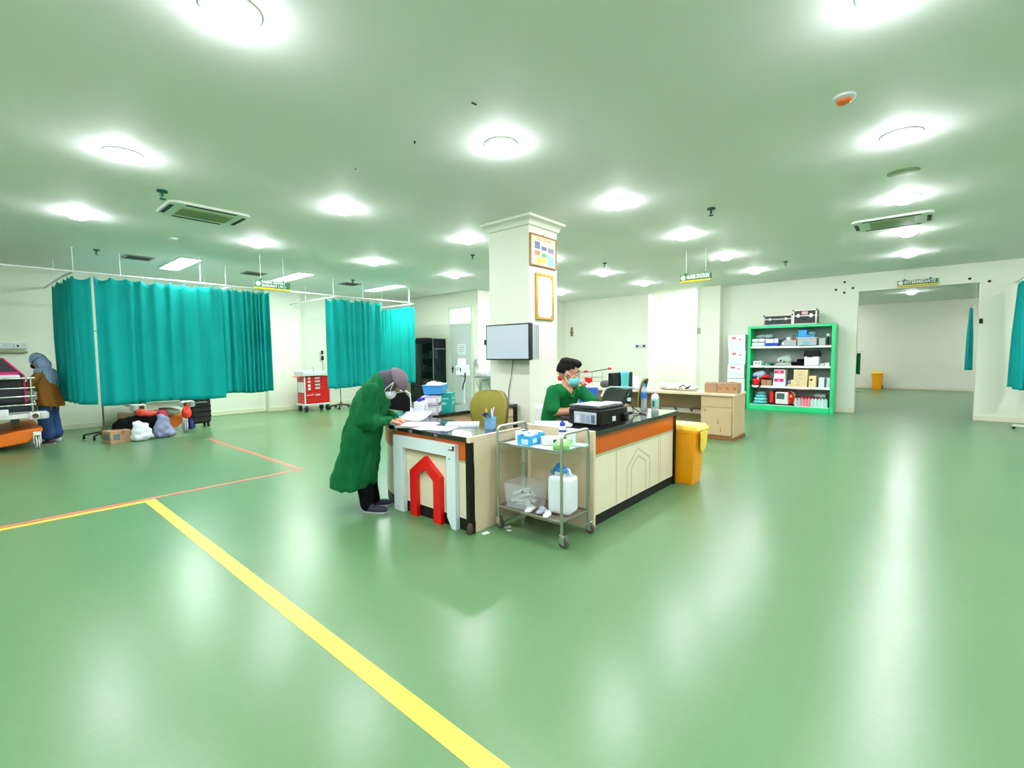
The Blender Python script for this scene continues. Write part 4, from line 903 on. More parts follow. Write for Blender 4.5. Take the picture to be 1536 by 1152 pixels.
# ---------------------------------------------------------------- steel trolley
t = thing('steel_trolley', 'two-shelf steel trolley with castors at the counter corner', 'trolley', (2.96, 2.24, 0))
hx, hy = 0.185, 0.315
for s in (-1, 1):
    y = s * hy
    pts = [(-hx, y, 0.1), (-hx, y, 0.80)] + [(-hx + 0.04 - 0.04 * math.cos(a), y, 0.80 + 0.04 * math.sin(a)) for a in (0.5, 1.0, 1.57)] + [(hx - 0.04 + 0.04 * math.sin(a), y, 0.80 + 0.04 * math.cos(a)) for a in (0.0, 0.5, 1.0)] + [(hx, y, 0.79), (hx, y, 0.1)]
    MB().tube(pts, 0.0115, 10).done('leg_frame', STEEL, t)
for z, mt in ((0.69, STEEL), (0.165, mat('stained_steel', '#8C7F6A', 0.4, metal=0.4, vary=0.2))):
    sh = MB().box(-hx, hx, -hy + 0.01, hy - 0.01, z, z + 0.012).done('shelf', mt, t, bev=0.003)
    MB().tube([(-hx, -hy, z + 0.02), (hx, -hy, z + 0.02), (hx, hy, z + 0.02), (-hx, hy, z + 0.02)], 0.008, 8, closed=True).done('shelf_rim', STEEL, sh)
for sx in (-1, 1):
    for sy in (-1, 1):
        c = (sx * hx, sy * hy)
        wl = MB().lathe([(0.01, -0.012), (0.038, -0.013), (0.042, 0), (0.038, 0.013), (0.01, 0.012)], (c[0], c[1] - 0.018, 0.042), 18, Matrix.Rotation(math.pi / 2, 3, 'Y') @ Matrix.Identity(3)).done('castor', mat('castor_brown', '#4B423C', 0.5), t)
        MB().box(c[0] - 0.02, c[0] - 0.014, c[1] - 0.03, c[1] + 0.012, 0.035, 0.085).box(c[0] + 0.014, c[0] + 0.02, c[1] - 0.03, c[1] + 0.012, 0.035, 0.085).box(c[0] - 0.02, c[0] + 0.02, c[1] - 0.03, c[1] + 0.014, 0.08, 0.10).done('castor_fork', CHROME, wl, bev=0.003)
        MB().lathe([(0.006, -0.016), (0.018, -0.0165), (0.018, 0.0165), (0.006, 0.016)], (c[0], c[1] - 0.018, 0.042), 12, Matrix.Rotation(math.pi / 2, 3, 'Y')).done('hub_cap', CHROME, wl)
TZ = 0.703
o = MB().sheet(lambda u, v: (-0.17 + 0.34 * u, -0.28 + 0.56 * v, 0.001 + 0.002 * math.sin(9 * u) * math.sin(7 * v)), 10, 12).done('liner_sheet', PAPER, solid=0.001); at(o, (2.955, 2.245, TZ)); tag(o, 'white paper liner covering the top shelf of the trolley', 'paper')
def openbox(t, w_, d, h, mt, inner=None):
    MB().box(-w_ / 2, w_ / 2, -d / 2, d / 2, 0, h).done('carton', mt, t, bev=0.003)
t = thing('glove_box', 'white glove box with dark slot at the back of the trolley top', 'box', (3.04, 2.44, TZ + 0.004), 0.15)
openbox(t, 0.12, 0.2, 0.075, PAPER)
MB().prism([(0.05 * math.cos(a), 0.03 * math.sin(a) + 0.04) for a in [2 * math.pi * k / 14 for k in range(14)]], 'z', 0.075, 0.0765).done('slot', mat('navy_print', '#1A1F52', 0.5), t)
MB().box(-0.0615, -0.06, -0.07, 0.05, 0.02, 0.03).done('print', GREY, t)
t = thing('glove_box', 'bright blue open glove box in the middle of the trolley top', 'box', (2.93, 2.33, TZ + 0.004), 0.1)
MB().box(-0.11, 0.11, -0.06, 0.06, 0, 0.004).box(-0.11, -0.106, -0.06, 0.06, 0.004, 0.075).box(0.106, 0.11, -0.06, 0.06, 0.004, 0.075).box(-0.106, 0.106, -0.06, -0.056, 0.004, 0.075).box(-0.106, 0.106, 0.056, 0.06, 0.004, 0.075).done('carton', mat('sky_blue_carton', '#2AA5E0', 0.45), t)
for q_ in (MB().box(-0.112, -0.11, -0.045, 0.02, 0.01, 0.05), MB().box(-0.07, -0.01, -0.062, -0.06, 0.015, 0.05)): q_.done('print', mat('pale_print', '#BFE3F5', 0.5), t)
lump('tissue', 'crumpled white glove poking out of the blue box on the trolley', 'glove', PAPER, [((0, 0, 0), (.05, .025, .03)), ((-.03, .02, .02), (.025, .02, .02))], (2.92, 2.335, TZ + 0.055), 0.008, 3, 0.006, sc_=40)
t = thing('mask_box', 'white mask box with two dark blue squares on the trolley', 'box', (3.0, 2.17, TZ + 0.004), -0.75)
openbox(t, 0.17, 0.1, 0.06, PAPER)
MB().box(0.0, 0.03, -0.0515, -0.05, 0.015, 0.045).box(0.04, 0.07, -0.0515, -0.05, 0.015, 0.045).done('dark_square', mat('navy_print', '#1A1F52', 0.5), t)
t = thing('wipes_pack', 'green soft pack of wipes at the front corner of the trolley', 'pack', (2.93, 2.02, TZ + 0.004), 0.45)
MB().box(-0.13, 0.11, -0.06, 0.06, 0, 0.055).done('wrapper', GREENP, t, bev=0.018, seg=3)
MB().box(-0.05, 0.03, -0.03, 0.03, 0.054, 0.058).done('flap', mat('pale_green_flap', '#CDEBC0', 0.4), t, bev=0.002)
MB().box(-0.09, 0.06, -0.0625, -0.058, 0.018, 0.034).done('print', mat('pale_green_flap', '#CDEBC0', 0.4), t)
o = MB().box(-0.05, 0.05, -0.1, 0.1, 0, 0.012).done('mint_packet', mat('mint_packet', '#A5E3D2', 0.4), bev=0.005); at(o, (3.07, 2.0, TZ + 0.003), 0.3); tag(o, 'flat mint green packet beside the wipes on the trolley', 'packet')
t = thing('alcohol_bottle', 'white bottle with dark blue cap and bands on the trolley', 'bottle', (3.10, 2.14, TZ + 0.003))
MB().lathe([(0.026, 0), (0.029, 0.006), (0.029, 0.115), (0.02, 0.14), (0.02, 0.145), (0, 0.145)]).done('bottle_body', WHITE, t)
for z in (0.03, 0.09): MB().lathe([(0.0292, z), (0.0298, z + 0.001), (0.0298, z + 0.018), (0.0292, z + 0.019)]).done('blue_band', mat('band_blue', '#2B3FA6', 0.4), t)
MB().lathe([(0.022, 0.14), (0.022, 0.165), (0.01, 0.172), (0.008, 0.185), (0, 0.185)]).done('cap', mat('cap_blue', '#2A37B8', 0.4), t)
o = MB().lathe([(0.012, 0), (0.035, 0), (0.035, 0.12), (0.012, 0.12)]).done('gauze_roll', PAPER, bev=0.003); at(o, (3.115, 2.065, TZ + 0.003)); tag(o, 'white gauze roll standing right of the blue capped bottle', 'roll')
# lower shelf
LZ = 0.179
t = thing('plastic_tub', 'clear plastic tub of white packets on the trolley lower shelf', 'tub', (2.92, 2.38, LZ + 0.001), 0.08)
q = lambda s, z: [Vector((x * s, y * s, z)) for x, y in ((-.12, -.14), (.12, -.14), (.12, .14), (-.12, .14))]
MB().ring_loft([q(0.86, 0), q(1.0, 0.2), q(1.04, 0.2), q(0.98, 0.204), q(0.84, 0.006)]).done('tub', CLEAR, t, bev=0.004)
MB().cyl((-0.12, -0.05, 0.16), (-0.124, -0.05, 0.16), 0.008).cyl((-0.122, -0.13, 0.165), (-0.126, -0.13, 0.165), 0.006).done('spot', mat('brown_spot', '#6B5A2A', 0.6), t)
rnd = random.Random(3)
for k in range(12):
    o = MB().box(-0.06, 0.06, -0.018, 0.018, -0.01, 0.01).done('syringe_packet', PAPER, bev=0.005); o.location = (2.92 + rnd.uniform(-.05, .05), 2.38 + rnd.uniform(-.06, .06), LZ + 0.03 + 0.008 * k); o.rotation_euler = (rnd.uniform(-.4, .4), rnd.uniform(-.5, .5), rnd.uniform(0, 3)); tag(o, 'white packet heaped inside the clear tub on the trolley', 'packet', 'white packets in the clear tub')
t = thing('jerrycan', 'white translucent jerrycan with blue cover on the trolley lower shelf', 'jerrycan', (2.99, 2.06, LZ + 0.001), 0.15)
MB().box(-0.085, 0.085, -0.1, 0.1, 0, 0.30).done('can_body', FROST, t, bev=0.035, seg=4)
MB().box(-0.05, 0.05, -0.04, 0.05, 0.29, 0.33).tube([(0, 0.05, 0.3), (0, 0.02, 0.345), (0, -0.05, 0.345), (0, -0.07, 0.3)], 0.013).done('neck_handle', FROST, t, bev=0.01)
lump('blue_cover', 'crumpled blue cover tied over the jerrycan mouth', 'cover', mat('blue_film', '#1E86CE', 0.35), [((0, 0, 0), (.055, .065, .025)), ((.02, .03, .018), (.035, .035, .02)), ((-.03, -.04, -.01), (.03, .03, .025)), ((-.02, .06, -.03), (.02, .02, .03))], (2.99, 2.075, LZ + 0.345), 0.008, 2, 0.008, sc_=30)
for i, (x, y, r, lab) in enumerate(((2.83, 2.26, 0.3, 'white wrapped syringe pack on the front edge of the lower shelf'), (2.86, 2.17, 1.0, 'crumpled clear and white packets in front of the jerrycan'), (2.81, 2.08, 0.2, 'crumpled white tissue on the lower shelf corner'))):
    lump('loose_packet', lab, 'packet', PAPER if i != 1 else mat('grey_wrap', '#AEB9C4', 0.3, vary=0.3, vscale=25), [((0, 0, .02), (.07 - .02 * (i == 2), .03, .018)), ((.03, .02, .025), (.035, .025, .02))], (x, y, LZ + 0.003), 0.008, 2, 0.008, sc_=35)
for x, y, s, lab in ((2.78, 2.44, 1.0, 'tiny white paper scrap on the floor by the left castor'), (2.83, 2.50, 1.4, 'white paper scraps on the floor under the trolley'), (2.62, 2.55, 1.6, 'white paper scrap on the floor at the counter corner')):
    o = MB().prism([(-.02, -.012), (.02, -.014), (.024, .008), (-.014, .016)], 'z', 0, 0.003).done('paper_scrap', PAPER); at(o, (x, y, 0), s * 2); o.scale = (s, s, 1); tag(o, lab, 'scrap')

# ---------------------------------------------------------------- yellow bins
def bin_(label, loc, rz=0.0):
    t = thing('waste_bin', label, 'bin', loc, rz)
    def R(s, z, y0=-0.24, y1=0.24): return [Vector((x * s, y, z)) for x, y in ((-.155, y0), (-.10, y0 - .012), (.10, y0 - .012), (.155, y0), (.155, y1), (-.155, y1))]
    MB().ring_loft([R(0.84, 0.0, -0.19, 0.12), R(0.86, 0.06, -0.2, 0.18), R(0.95, 0.4, -0.225, 0.22), R(1.0, 0.56, -0.24, 0.24), R(1.06, 0.56, -0.255, 0.25), R(1.06, 0.585, -0.255, 0.25)]).done('body', mat('bin_yellow', '#F0A000', 0.35, vary=0.05), t, bev=0.008)
    MB().box(-0.15, -0.143, -0.02, 0.02, 0.02, 0.5, Matrix.Rotation(0.0, 4, 'Z')).box(-0.168, -0.14, -0.235, -0.215, 0.45, 0.56).done('rib', mat('bin_yellow', '#F0A000', 0.35), t, bev=0.004)
    ld = MB().ring_loft([R(1.08, 0.585, -0.265, 0.26), R(1.08, 0.61, -0.265, 0.26), R(0.98, 0.645, -0.23, 0.24), R(0.6, 0.655, -0.15, 0.18)]).done('lid', YELLOWL, t, bev=0.008)
    MB().box(-0.1, 0.1, -0.285, -0.255, 0.59, 0.605).done('lid_grip', YELLOWL, ld, bev=0.005)
    for s in (-1, 1):
        MB().lathe([(0.02, -0.02), (0.07, -0.022), (0.075, 0), (0.07, 0.022), (0.02, 0.02)], (s * 0.13, 0.2, 0.075), 18, Matrix.Rotation(math.pi / 2, 3, 'Y')).done('wheel', BLACK, t)
    MB().cyl((-0.13, 0.2, 0.075), (0.13, 0.2, 0.075), 0.012).done('axle', BLACK, t)
    return t
t = bin_('yellow wheeled waste bin with bag liner at the end of the straight counter', (5.14, 1.97, 0))
def liner(u, v):
    x = -0.13 + 0.27 * u
    z = 0.59 - v * (0.27 * (1 - abs(u - 0.4) * 1.4)) - 0.01 * math.sin(11 * u)
    return (x, -0.272 - 0.012 * math.sin(9 * u + 2 * v) * v - 0.006 + 0.01 * v, z)
MB().sheet(liner, 14, 8).done('bag_liner', mat('yellow_film', '#F6D84A', 0.3), t, solid=0.002, ang=180)
bin_('yellow waste bin in the room beyond the doorway', (21.95, 1.03, 0), math.radians(-90))

# ---------------------------------------------------------------- chairs
def office_chair(name, label, loc, rz, h0, bw, bh, fabric, shell, seatz=0.46):
    """faces local +x"""
    t = thing(name, label, 'chair', loc, rz)
    def back(off, th, g):
        rings = []
        for k in range(9):
            v = k / 8; z = h0 + bh * v
            wd = bw / 2 * g * (0.86 + 0.14 * math.sin(min(1, v * 1.6) * math.pi / 2)) * (1 - max(0, v - 0.55) ** 2 * 1.9)
            x = -0.24 - 0.05 * v + 0.03 * math.sin(v * 3.1) + off
            rings.append([Vector((x - 0.05 * (1 - (yy / max(wd, 1e-3)) ** 2) * 0.9 + dx, yy, z)) for dx, seq in ((0, [-1, -.6, -.2, .2, .6, 1]), (-th, [1, .6, .2, -.2, -.6, -1])) for yy in [q * wd for q in seq]])
        return MB().ring_loft(rings)
    back(0.02, 0.03, 1.0).done('backrest', fabric, t, subsurf=1, ang=180)
    back(-0.015, 0.016, 1.04).done('back_shell', shell, t, subsurf=1, ang=180)
    MB().box(-0.22, 0.24, -0.23, 0.23, seatz - 0.05, seatz + 0.03).done('seat', fabric, t, bev=0.035, seg=3)
    MB().tube([(-0.12, 0, seatz - 0.05), (-0.3, 0, seatz - 0.02), (-0.32, 0, h0 + 0.12)], 0.02).done('back_support', shell, t)
    MB().cyl((0, 0, 0.1), (0, 0, seatz - 0.05), 0.026).done('gas_post', BLACK, t)
    for k in range(5):
        a = 2 * math.pi * k / 5
        lg = MB().tube([(0, 0, 0.1), (0.28 * math.cos(a), 0.28 * math.sin(a), 0.075)], [0.028, 0.016]).done('base_leg', BLACK, t)
        MB().ell((0.28 * math.cos(a), 0.28 * math.sin(a), 0.03), (0.026, 0.022, 0.03)).cyl((0.28 * math.cos(a), 0.28 * math.sin(a), 0.03), (0.28 * math.cos(a), 0.28 * math.sin(a), 0.08), 0.009).done('castor', BLACK, lg)
    return t
office_chair('office_chair', 'olive office chair behind the curved counter, next to the documents', (3.62, 3.62, 0), math.radians(195), 0.60, 0.50, 0.42, OLIVE, mat('chair_grey_edge', '#6E7366', 0.5))
office_chair('office_chair', 'olive office chair with black back shell between counter and wooden desk', (6.36, 3.28, 0), math.radians(110), 0.58, 0.50, 0.48, OLIVE, BLACK)
t = thing('plastic_chair', 'white plastic chair under the seated man', 'chair', (4.25, 2.90, 0), math.radians(-104))
MB().box(-0.22, 0.2, -0.21, 0.21, 0.41, 0.435).done('seat', WHITE, t, bev=0.012)
def pb(u, v):
    y = (u - .5) * 0.40 * (1 - 0.25 * max(0, v - 0.6)); return (-0.2 - 0.1 * v - 0.05 * (1 - (2 * u - 1) ** 2), y, 0.43 + 0.42 * v)
MB().sheet(pb, 10, 8).done('backrest', WHITE, t, solid=0.014, ang=180)
for x, y in ((-0.2, -0.19), (-0.2, 0.19), (0.18, -0.19), (0.18, 0.19)): MB().tube([(x, y, 0.42), (x * 1.15, y * 1.15, 0.0)], [0.022, 0.016]).done('leg', WHITE, t)

# ---------------------------------------------------------------- pillar: screen and framed notices
t = thing('wall_screen', 'pale blank screen with black frame on the column', 'screen', (PX0, 3.97, 1.35))
MB().box(-0.165, -0.115, -0.38, 0.37, 0.0, 0.46).done('bezel', mat('screen_bezel', '#15201E', 0.35), t, bev=0.005)
MB().box(-0.168, -0.164, -0.355, 0.352, 0.017, 0.443).done('screen_face', mat('screen_face', '#BCC9D2', 0.3, vary=0.01), t)
MB().box(-0.115, 0.0, -0.40, 0.2, 0.01, 0.45).done('mount_box', mat('mount_grey', '#BFC9C6', 0.4), t, bev=0.006)
for k in range(3): MB().box(-0.1 + 0.035 * k, -0.085 + 0.035 * k, -0.403, -0.4, 0.03, 0.43).done('mount_slot', GREY, t)
MB().box(-0.15, -0.115, 0.37, 0.42, 0.2, 0.27).done('side_bracket', BLACK, t, bev=0.006)
MB().tube([(-0.01, 0.03, 0.0), (-0.012, 0.06, -0.2), (-0.008, 0.11, -0.4), (-0.008, 0.12, -0.56)], 0.006, 6).done('cable', mat('olive_cable', '#5F6B3A', 0.5), t)
t = thing('framed_chart', 'wooden framed colour chart near the top of the column', 'framed chart', (4.955, PY0, 2.55))
w2, h2 = 0.565, 0.40
MB().box(-w2 / 2, w2 / 2, -0.03, 0, 0, 0.02).box(-w2 / 2, w2 / 2, -0.03, 0, h2 - 0.02, h2).box(-w2 / 2, -w2 / 2 + 0.02, -0.03, 0, 0.02, h2 - 0.02).box(w2 / 2 - 0.02, w2 / 2, -0.03, 0, 0.02, h2 - 0.02).done('frame', mat('brown_frame', '#9A6A32', 0.4), t, bev=0.003)
MB().box(-w2 / 2 + 0.015, w2 / 2 - 0.015, -0.02, -0.002, 0.015, h2 - 0.015).done('board', mat('cream_board', '#EFE6B4', 0.5), t)
for a, b_, c, d, hx in ((-.19, -.08, .22, .31, '#5E6E96'), (-.05, .06, .215, .265, '#5B648A'), (.09, .22, .2, .265, '#7A7F92'), (-.19, -.08, .14, .195, '#E0705A'), (-.05, .06, .13, .175, '#3FA867'), (.09, .225, .035, .16, '#79BFE6')):
    MB().box(a, b_, -0.023, -0.02, c, d).done('chart_box', mat('chart_' + hx[1:], hx, 0.5), t)
MB().prism([(-.1 + .06 * math.cos(q), .075 + .045 * math.sin(q)) for q in [2 * math.pi * k / 16 for k in range(16)]], 'y', -0.022, -0.02).prism([(0.0 + .05 * math.cos(q), .09 + .03 * math.sin(q)) for q in [2 * math.pi * k / 16 for k in range(16)]], 'y', -0.0225, -0.02).done('chart_disc', mat('chart_lime', '#C8D43C', 0.5), t)
for z, x0, x1 in ((0.355, -.17, .19), (0.335, -.15, .17)):
    lm = MB(); x = x0
    rnd = random.Random(int(z * 1000))
    while x < x1:
        l_ = rnd.uniform(.02, .05); lm.box(x, min(x + l_, x1), -0.0215, -0.02, z, z + 0.012); x += l_ + 0.012
    lm.done('title_line', mat('title_olive', '#8C8A5A', 0.5), t)
lm = MB().tube([(0, -0.012, h2), (0, -0.012, h2 + 0.02)], 0.008).done('hanging_nail', GOLD, t)
t = thing('framed_certificate', 'gold framed white certificate below the colour chart on the column', 'framed certificate', (4.98, PY0, 1.87))
w2, h2 = 0.385, 0.60
MB().box(-w2 / 2, w2 / 2, -0.03, 0, 0, 0.035).box(-w2 / 2, w2 / 2, -0.03, 0, h2 - 0.035, h2).box(-w2 / 2, -w2 / 2 + 0.035, -0.03, 0, 0.035, h2 - 0.035).box(w2 / 2 - 0.035, w2 / 2, -0.03, 0, 0.035, h2 - 0.035).done('frame', GOLD, t, bev=0.006)
for sx in (-1, 1):
    for z in (0.05, h2 - 0.05): MB().ell((sx * (w2 / 2 - 0.045), -0.02, z), (0.022, 0.008, 0.022)).done('corner_ornament', GOLD, t)
MB().box(-w2 / 2 + 0.03, w2 / 2 - 0.03, -0.018, -0.002, 0.03, h2 - 0.03).done('certificate_sheet', mat('certificate_paper', '#F0F5F7', 0.4), t)
for k, z in enumerate((0.52, 0.49, 0.445, 0.43, 0.415, 0.37, 0.32, 0.27, 0.22, 0.17, 0.12)):
    wd = (0.16, 0.1, 0.24, 0.22, 0.18, 0.08, 0.2, 0.2, 0.2, 0.2, 0.2)[k]
    MB().box(-wd / 2, wd / 2, -0.0188, -0.018, z, z + 0.006).done('print_line', mat('faint_print', '#A9B9C4', 0.5), t)
for sx in (-1, 1): MB().cyl((sx * 0.12, -0.018, 0.515), (sx * 0.12, -0.019, 0.515), 0.016).done('print_seal', mat('faint_print2', '#7B93A6', 0.5), t)

# ---------------------------------------------------------------- green steel shelf by the right wall and what it holds
SX0, SY0, SY1, SH = 12.62, 1.36, 3.16, 2.05
t = thing('steel_shelf', 'mint green steel shelf of medical supplies beside the doorway', 'shelf', (SX0, 0, 0))
D_ = 0.52
MB().box(0, D_, SY0, SY0 + 0.07, 0, SH).done('side_panel', SHELFG, t, bev=0.006)
MB().box(0, D_, SY1 - 0.07, SY1, 0, SH).done('side_panel', SHELFG, t, bev=0.006)
MB().box(0, D_, SY0 + 0.07, SY1 - 0.07, SH - 0.06, SH).done('top_panel', SHELFG, t, bev=0.006)
MB().box(0, D_, SY0 + 0.07, SY1 - 0.07, 0, 0.13).done('plinth', SHELFG, t, bev=0.006)
MB().box(D_ - 0.02, D_, SY0 + 0.07, SY1 - 0.07, 0.13, SH - 0.06).done('back_panel', SHELFIN, t)
SZ = [0.13, 0.60, 1.09, 1.56]
for z in SZ[1:]: MB().box(0.02, D_ - 0.02, SY0 + 0.07, SY1 - 0.07, z - 0.05, z).done('shelf_board', mat('white_board', '#E6E9E6', 0.4), t, bev=0.004)
MB().box(0.02, D_ - 0.02, SY0 + 0.07, SY1 - 0.07, 0.13, 0.135).done('shelf_board', mat('white_board', '#E6E9E6', 0.4), t)
def Yat(fr): return SY1 - 0.09 - fr * (SY1 - SY0 - 0.18)    # fr: 0 at the left end as seen, 1 at the right end
def item(name, label, cat, fr, lev, parts, x=0.16, rz=0.0, dz=0.0, group=None):
    z = SZ[lev] + (0.006 if lev == 0 else 0.001) + dz
    t = thing(name, label, cat, (SX0 + x, Yat(fr), z), rz, group)
    for nm, mb, mt, bv in parts: mb.done(nm, mt, t, bev=bv)
    return t
def bx(d, w_, h, z=0.0, x=0.0, y=0.0): return MB().box(x - d / 2, x + d / 2, y - w_ / 2, y + w_ / 2, z, z + h)
PG_ = mat('pale_green_pack', '#C5DDD2', 0.5, vary=0.1); GP = mat('grey_green_pack', '#7F9C93', 0.5, vary=0.2)
TUBC = mat('cloudy_tub', '#B9C6C3', 0.3, alpha=0.75)
# top shelf
item('linen_pack', 'pale green flat pack, lower of two at left end of top shelf', 'pack', 0.09, 3, [('wrap', bx(.3, .29, .09), PG_, .02), ('label_card', bx(.002, .1, .03, .04, -.151, -.06), PAPER, 0)])
item('linen_pack', 'white flat pack resting on the pale green pack, top shelf left', 'pack', 0.09, 3, [('wrap', bx(.3, .29, .08), PAPER, .025), ('strap', bx(.305, .015, .082), GP, .02)], dz=0.10)
item('cloth_bundle', 'grey green cloth bundle at the left end of the top shelf, topmost', 'bundle', 0.13, 3, [('cloth', MB().ell((0, .05, .05), (.13, .14, .06)).ell((.02, -.1, .06), (.12, .13, .07)), GP, 0)], dz=0.185, x=0.26)
item('device_box', 'white box over a deep blue box on the top shelf', 'box', 0.27, 3, [('blue_box', bx(.28, .28, .07), DBLUE, .01), ('white_box', bx(.24, .17, .1, .075, 0, .05), PAPER, .006), ('grey_box', bx(.22, .09, .11, .075, 0, -.09), LGREY, .006)])
item('tubing_set', 'dark teal tubing set beside the blue box on the top shelf', 'tubing', 0.40, 3, [('coil', MB().tube([(.06 * math.cos(a), .07 * math.sin(a), .04 + .012 * a) for a in [k * .5 for k in range(26)]], .014, 6), mat('dark_teal_tube', '#1F5D5A', .5), 0), ('mask', MB().ell((-.07, -.04, .05), (.05, .05, .05)), PAPER, 0)])
item('storage_tub', 'shallow grey storage tub in the middle of the top shelf', 'tub', 0.51, 3, [('tub', bx(.3, .26, .12), TUBC, .012), ('lid', bx(.31, .27, .012, .12), LGREY, .004), ('contents', bx(.1, .09, .07, .134, -.05, .05), PAPER, .02), ('red_item', bx(.06, .08, .03, .134, -.05, -.06), RED, .01)])
item('clear_bag', 'clear grey bag of supplies at the back middle of the top shelf', 'bag', 0.57, 3, [('bag', MB().ell((0, 0, .145), (.08, .11, .14)).ell((0, .02, .24), (.06, .09, .08)), GP, 0)], dz=0.0, x=0.40)
item('storage_tub', 'large clear storage tub at right of the top shelf', 'tub', 0.72, 3, [('tub', bx(.34, .38, .17), TUBC, .015), ('lid_rim', bx(.36, .40, .02, .17), LGREY, .006), ('blue_content', bx(.01, .12, .06, .02, -.172, .02), mat('aqua_content', '#57B5DC', .4), .004)])
item('blue_basket', 'bright blue tray with packets on the large clear tub, top shelf', 'tray', 0.71, 3, [('tray', bx(.3, .33, .05), BLUE, .01), ('blue_block', bx(.24, .17, .13, .04, 0, .08), BLUE, .01), ('packets', MB().ell((0, -.09, .08), (.1, .08, .05)), mat('teal_packets', '#5E9A92', .5, vary=.5, vscale=20), 0)], dz=0.195)
item('small_tub', 'small grey tub at the right end of the top shelf', 'tub', 0.90, 3, [('tub', bx(.26, .13, .15), TUBC, .01), ('lid', bx(.27, .14, .012, .15), LGREY, .003)])
item('otoscope', 'black handled lamp standing at the right end of the top shelf', 'instrument', 0.965, 3, [('handle', MB().cyl((0, 0, 0), (0, 0, .2), .017), BLACK, 0), ('head', MB().ell((-.01, 0, .23), (.03, .035, .035)), WHITE, 0)], x=0.1)
# second shelf
item('white_device', 'white device with dark slots at the left end of the second shelf', 'device', 0.08, 2, [('case', bx(.24, .19, .11), WHITE, .015), ('slot', bx(.004, .05, .015, .05, -.121, .03), BLACK, 0), ('slot', bx(.004, .05, .015, .05, -.121, -.04), BLACK, 0), ('knob', MB().cyl((0, .03, .11), (0, .03, .135), .02), BLACK, 0), ('cable', MB().tube([(.0, -.05, .11), (.03, -.02, .15), (.02, .06, .15)], .007, 6), GREY, 0)])
item('green_case', 'small flat green case on the second shelf', 'case', 0.20, 2, [('case', bx(.2, .16, .055), mat('emerald_case', '#0D8A5E', .4), .006), ('clip', bx(.004, .03, .03, .012, -.101), PAPER, 0), ('black_end', bx(.12, .06, .05, 0, 0, -.12), BLACK, .006)])
item('nebulizer', 'grey green machine with knobs and hose in the middle of the second shelf', 'device', 0.43, 2, [('case', MB().ell((0, 0, .115), (.14, .17, .11)), mat('sage_device', '#A7BAAF', .45), 0), ('base', bx(.26, .32, .06), mat('sage_device', '#A7BAAF', .45), .02), ('handle', MB().tube([(0, -.1, .16), (0, -.1, .24), (0, -.04, .25), (0, -.04, .17)], .014, 8), LGREY, 0), ('knob', MB().cyl((-.12, .05, .12), (-.16, .05, .12), .02), BLACK, 0), ('knob', MB().cyl((-.12, -.02, .1), (-.16, -.02, .1), .016), BLACK, 0), ('hose', MB().tube([(0, .15, .12), (-.02, .25, .07), (0, .3, .015), (-.06, .16, .012)], .01, 6), GREY, 0)])
item('black_case', 'black zip case with cables on the second shelf', 'case', 0.61, 2, [('case', bx(.24, .27, .09), DARKCL, .025), ('upper_pouch', bx(.18, .15, .07, .09, 0, -.05), DARKCL, .02), ('cable', MB().tube([(-.05, .1, .1), (-.02, .06, .15), (0, .12, .16), (.04, .08, .1)], .009, 6), GREY, 0)])
item('suction_unit', 'white canister unit with large black top on the second shelf', 'device', 0.78, 2, [('canister', bx(.24, .29, .22), FROST, .02), ('white_label', bx(.004, .12, .17, .015, -.122, .02), PAPER, 0), ('black_top', MB().prism([(-.17, .22), (.17, .22), (.14, .35), (-.14, .35)], 'x', -.13, .13), BLACK, .012), ('clip', bx(.02, .11, .02, .205, -.13, .03), BLACK, .004)])
item('beige_box', 'small beige box near the right end of the second shelf', 'box', 0.90, 2, [('carton', bx(.12, .09, .06), mat('beige_carton', '#C9C7A0', .6), .003)])
item('white_box', 'small white box at the right end of the second shelf', 'box', 0.965, 2, [('carton', bx(.14, .085, .075), PAPER, .003)])
# third shelf
item('first_aid_bag', 'red first aid bag with black strap at the left end of the third shelf', 'bag', 0.07, 1, [('bag_body', bx(.26, .18, .18), RED, .04), ('strap', MB().tube([(-.14, .12, .12), (-.16, .1, -.04), (-.15, -.02, -.11), (-.155, -.1, .0), (-.14, -.1, .1)], .018, 6), BLACK, 0), ('white_tab', bx(.01, .03, .07, .14, -.135, -.04), PAPER, .004)])
item('blue_bag', 'clear bag with dark blue pack on the red first aid bag', 'bag', 0.09, 1, [('bag', MB().ell((0, 0, .06), (.11, .14, .09)).ell((0, -.06, .1), (.09, .1, .08)), mat('clear_blue_bag', '#9DB4C6', .35, vary=.3), 0), ('dark_pack', bx(.05, .09, .05, .0, -.1, .06), mat('navy_pack', '#1F3F86', .4), .01)], dz=0.185)
item('red_pouch', 'red pouch lying over the brown box on the third shelf', 'pouch', 0.18, 1, [('pouch', MB().ell((0, 0, .05), (.1, .11, .055)), RED, 0)], dz=0.16)
item('brown_box', 'brown taped box on the third shelf', 'box', 0.21, 1, [('carton', bx(.2, .22, .14), CARD, .004), ('tape', bx(.204, .025, .142), mat('packing_tape', '#8D6A45', .3), .004), ('dark_top', bx(.16, .2, .02, .14), BLACK, .008)], x=.13)
item('grey_parcel', 'grey green parcel behind the brown box on the third shelf', 'parcel', 0.27, 1, [('parcel', bx(.14, .2, .32), GP, .02)], x=.40)
for k, lab in ((0, 'pink and white carton, lower of two on the third shelf'), (1, 'pink and white carton, upper of two on the third shelf')):
    item('pink_carton', lab, 'carton', 0.385 + .0 * k, 1, [('carton', bx(.26, .26 - .02 * k, .195), PAPER, .004), ('pink_panel', bx(.002, .2, .075, .105, -.131, .01), PINK, 0), ('white_mark', bx(.003, .05, .02, .13, -.1315, .01), PAPER, 0)], dz=.196 * k, x=.15 + .02 * k, group='pink and white cartons')
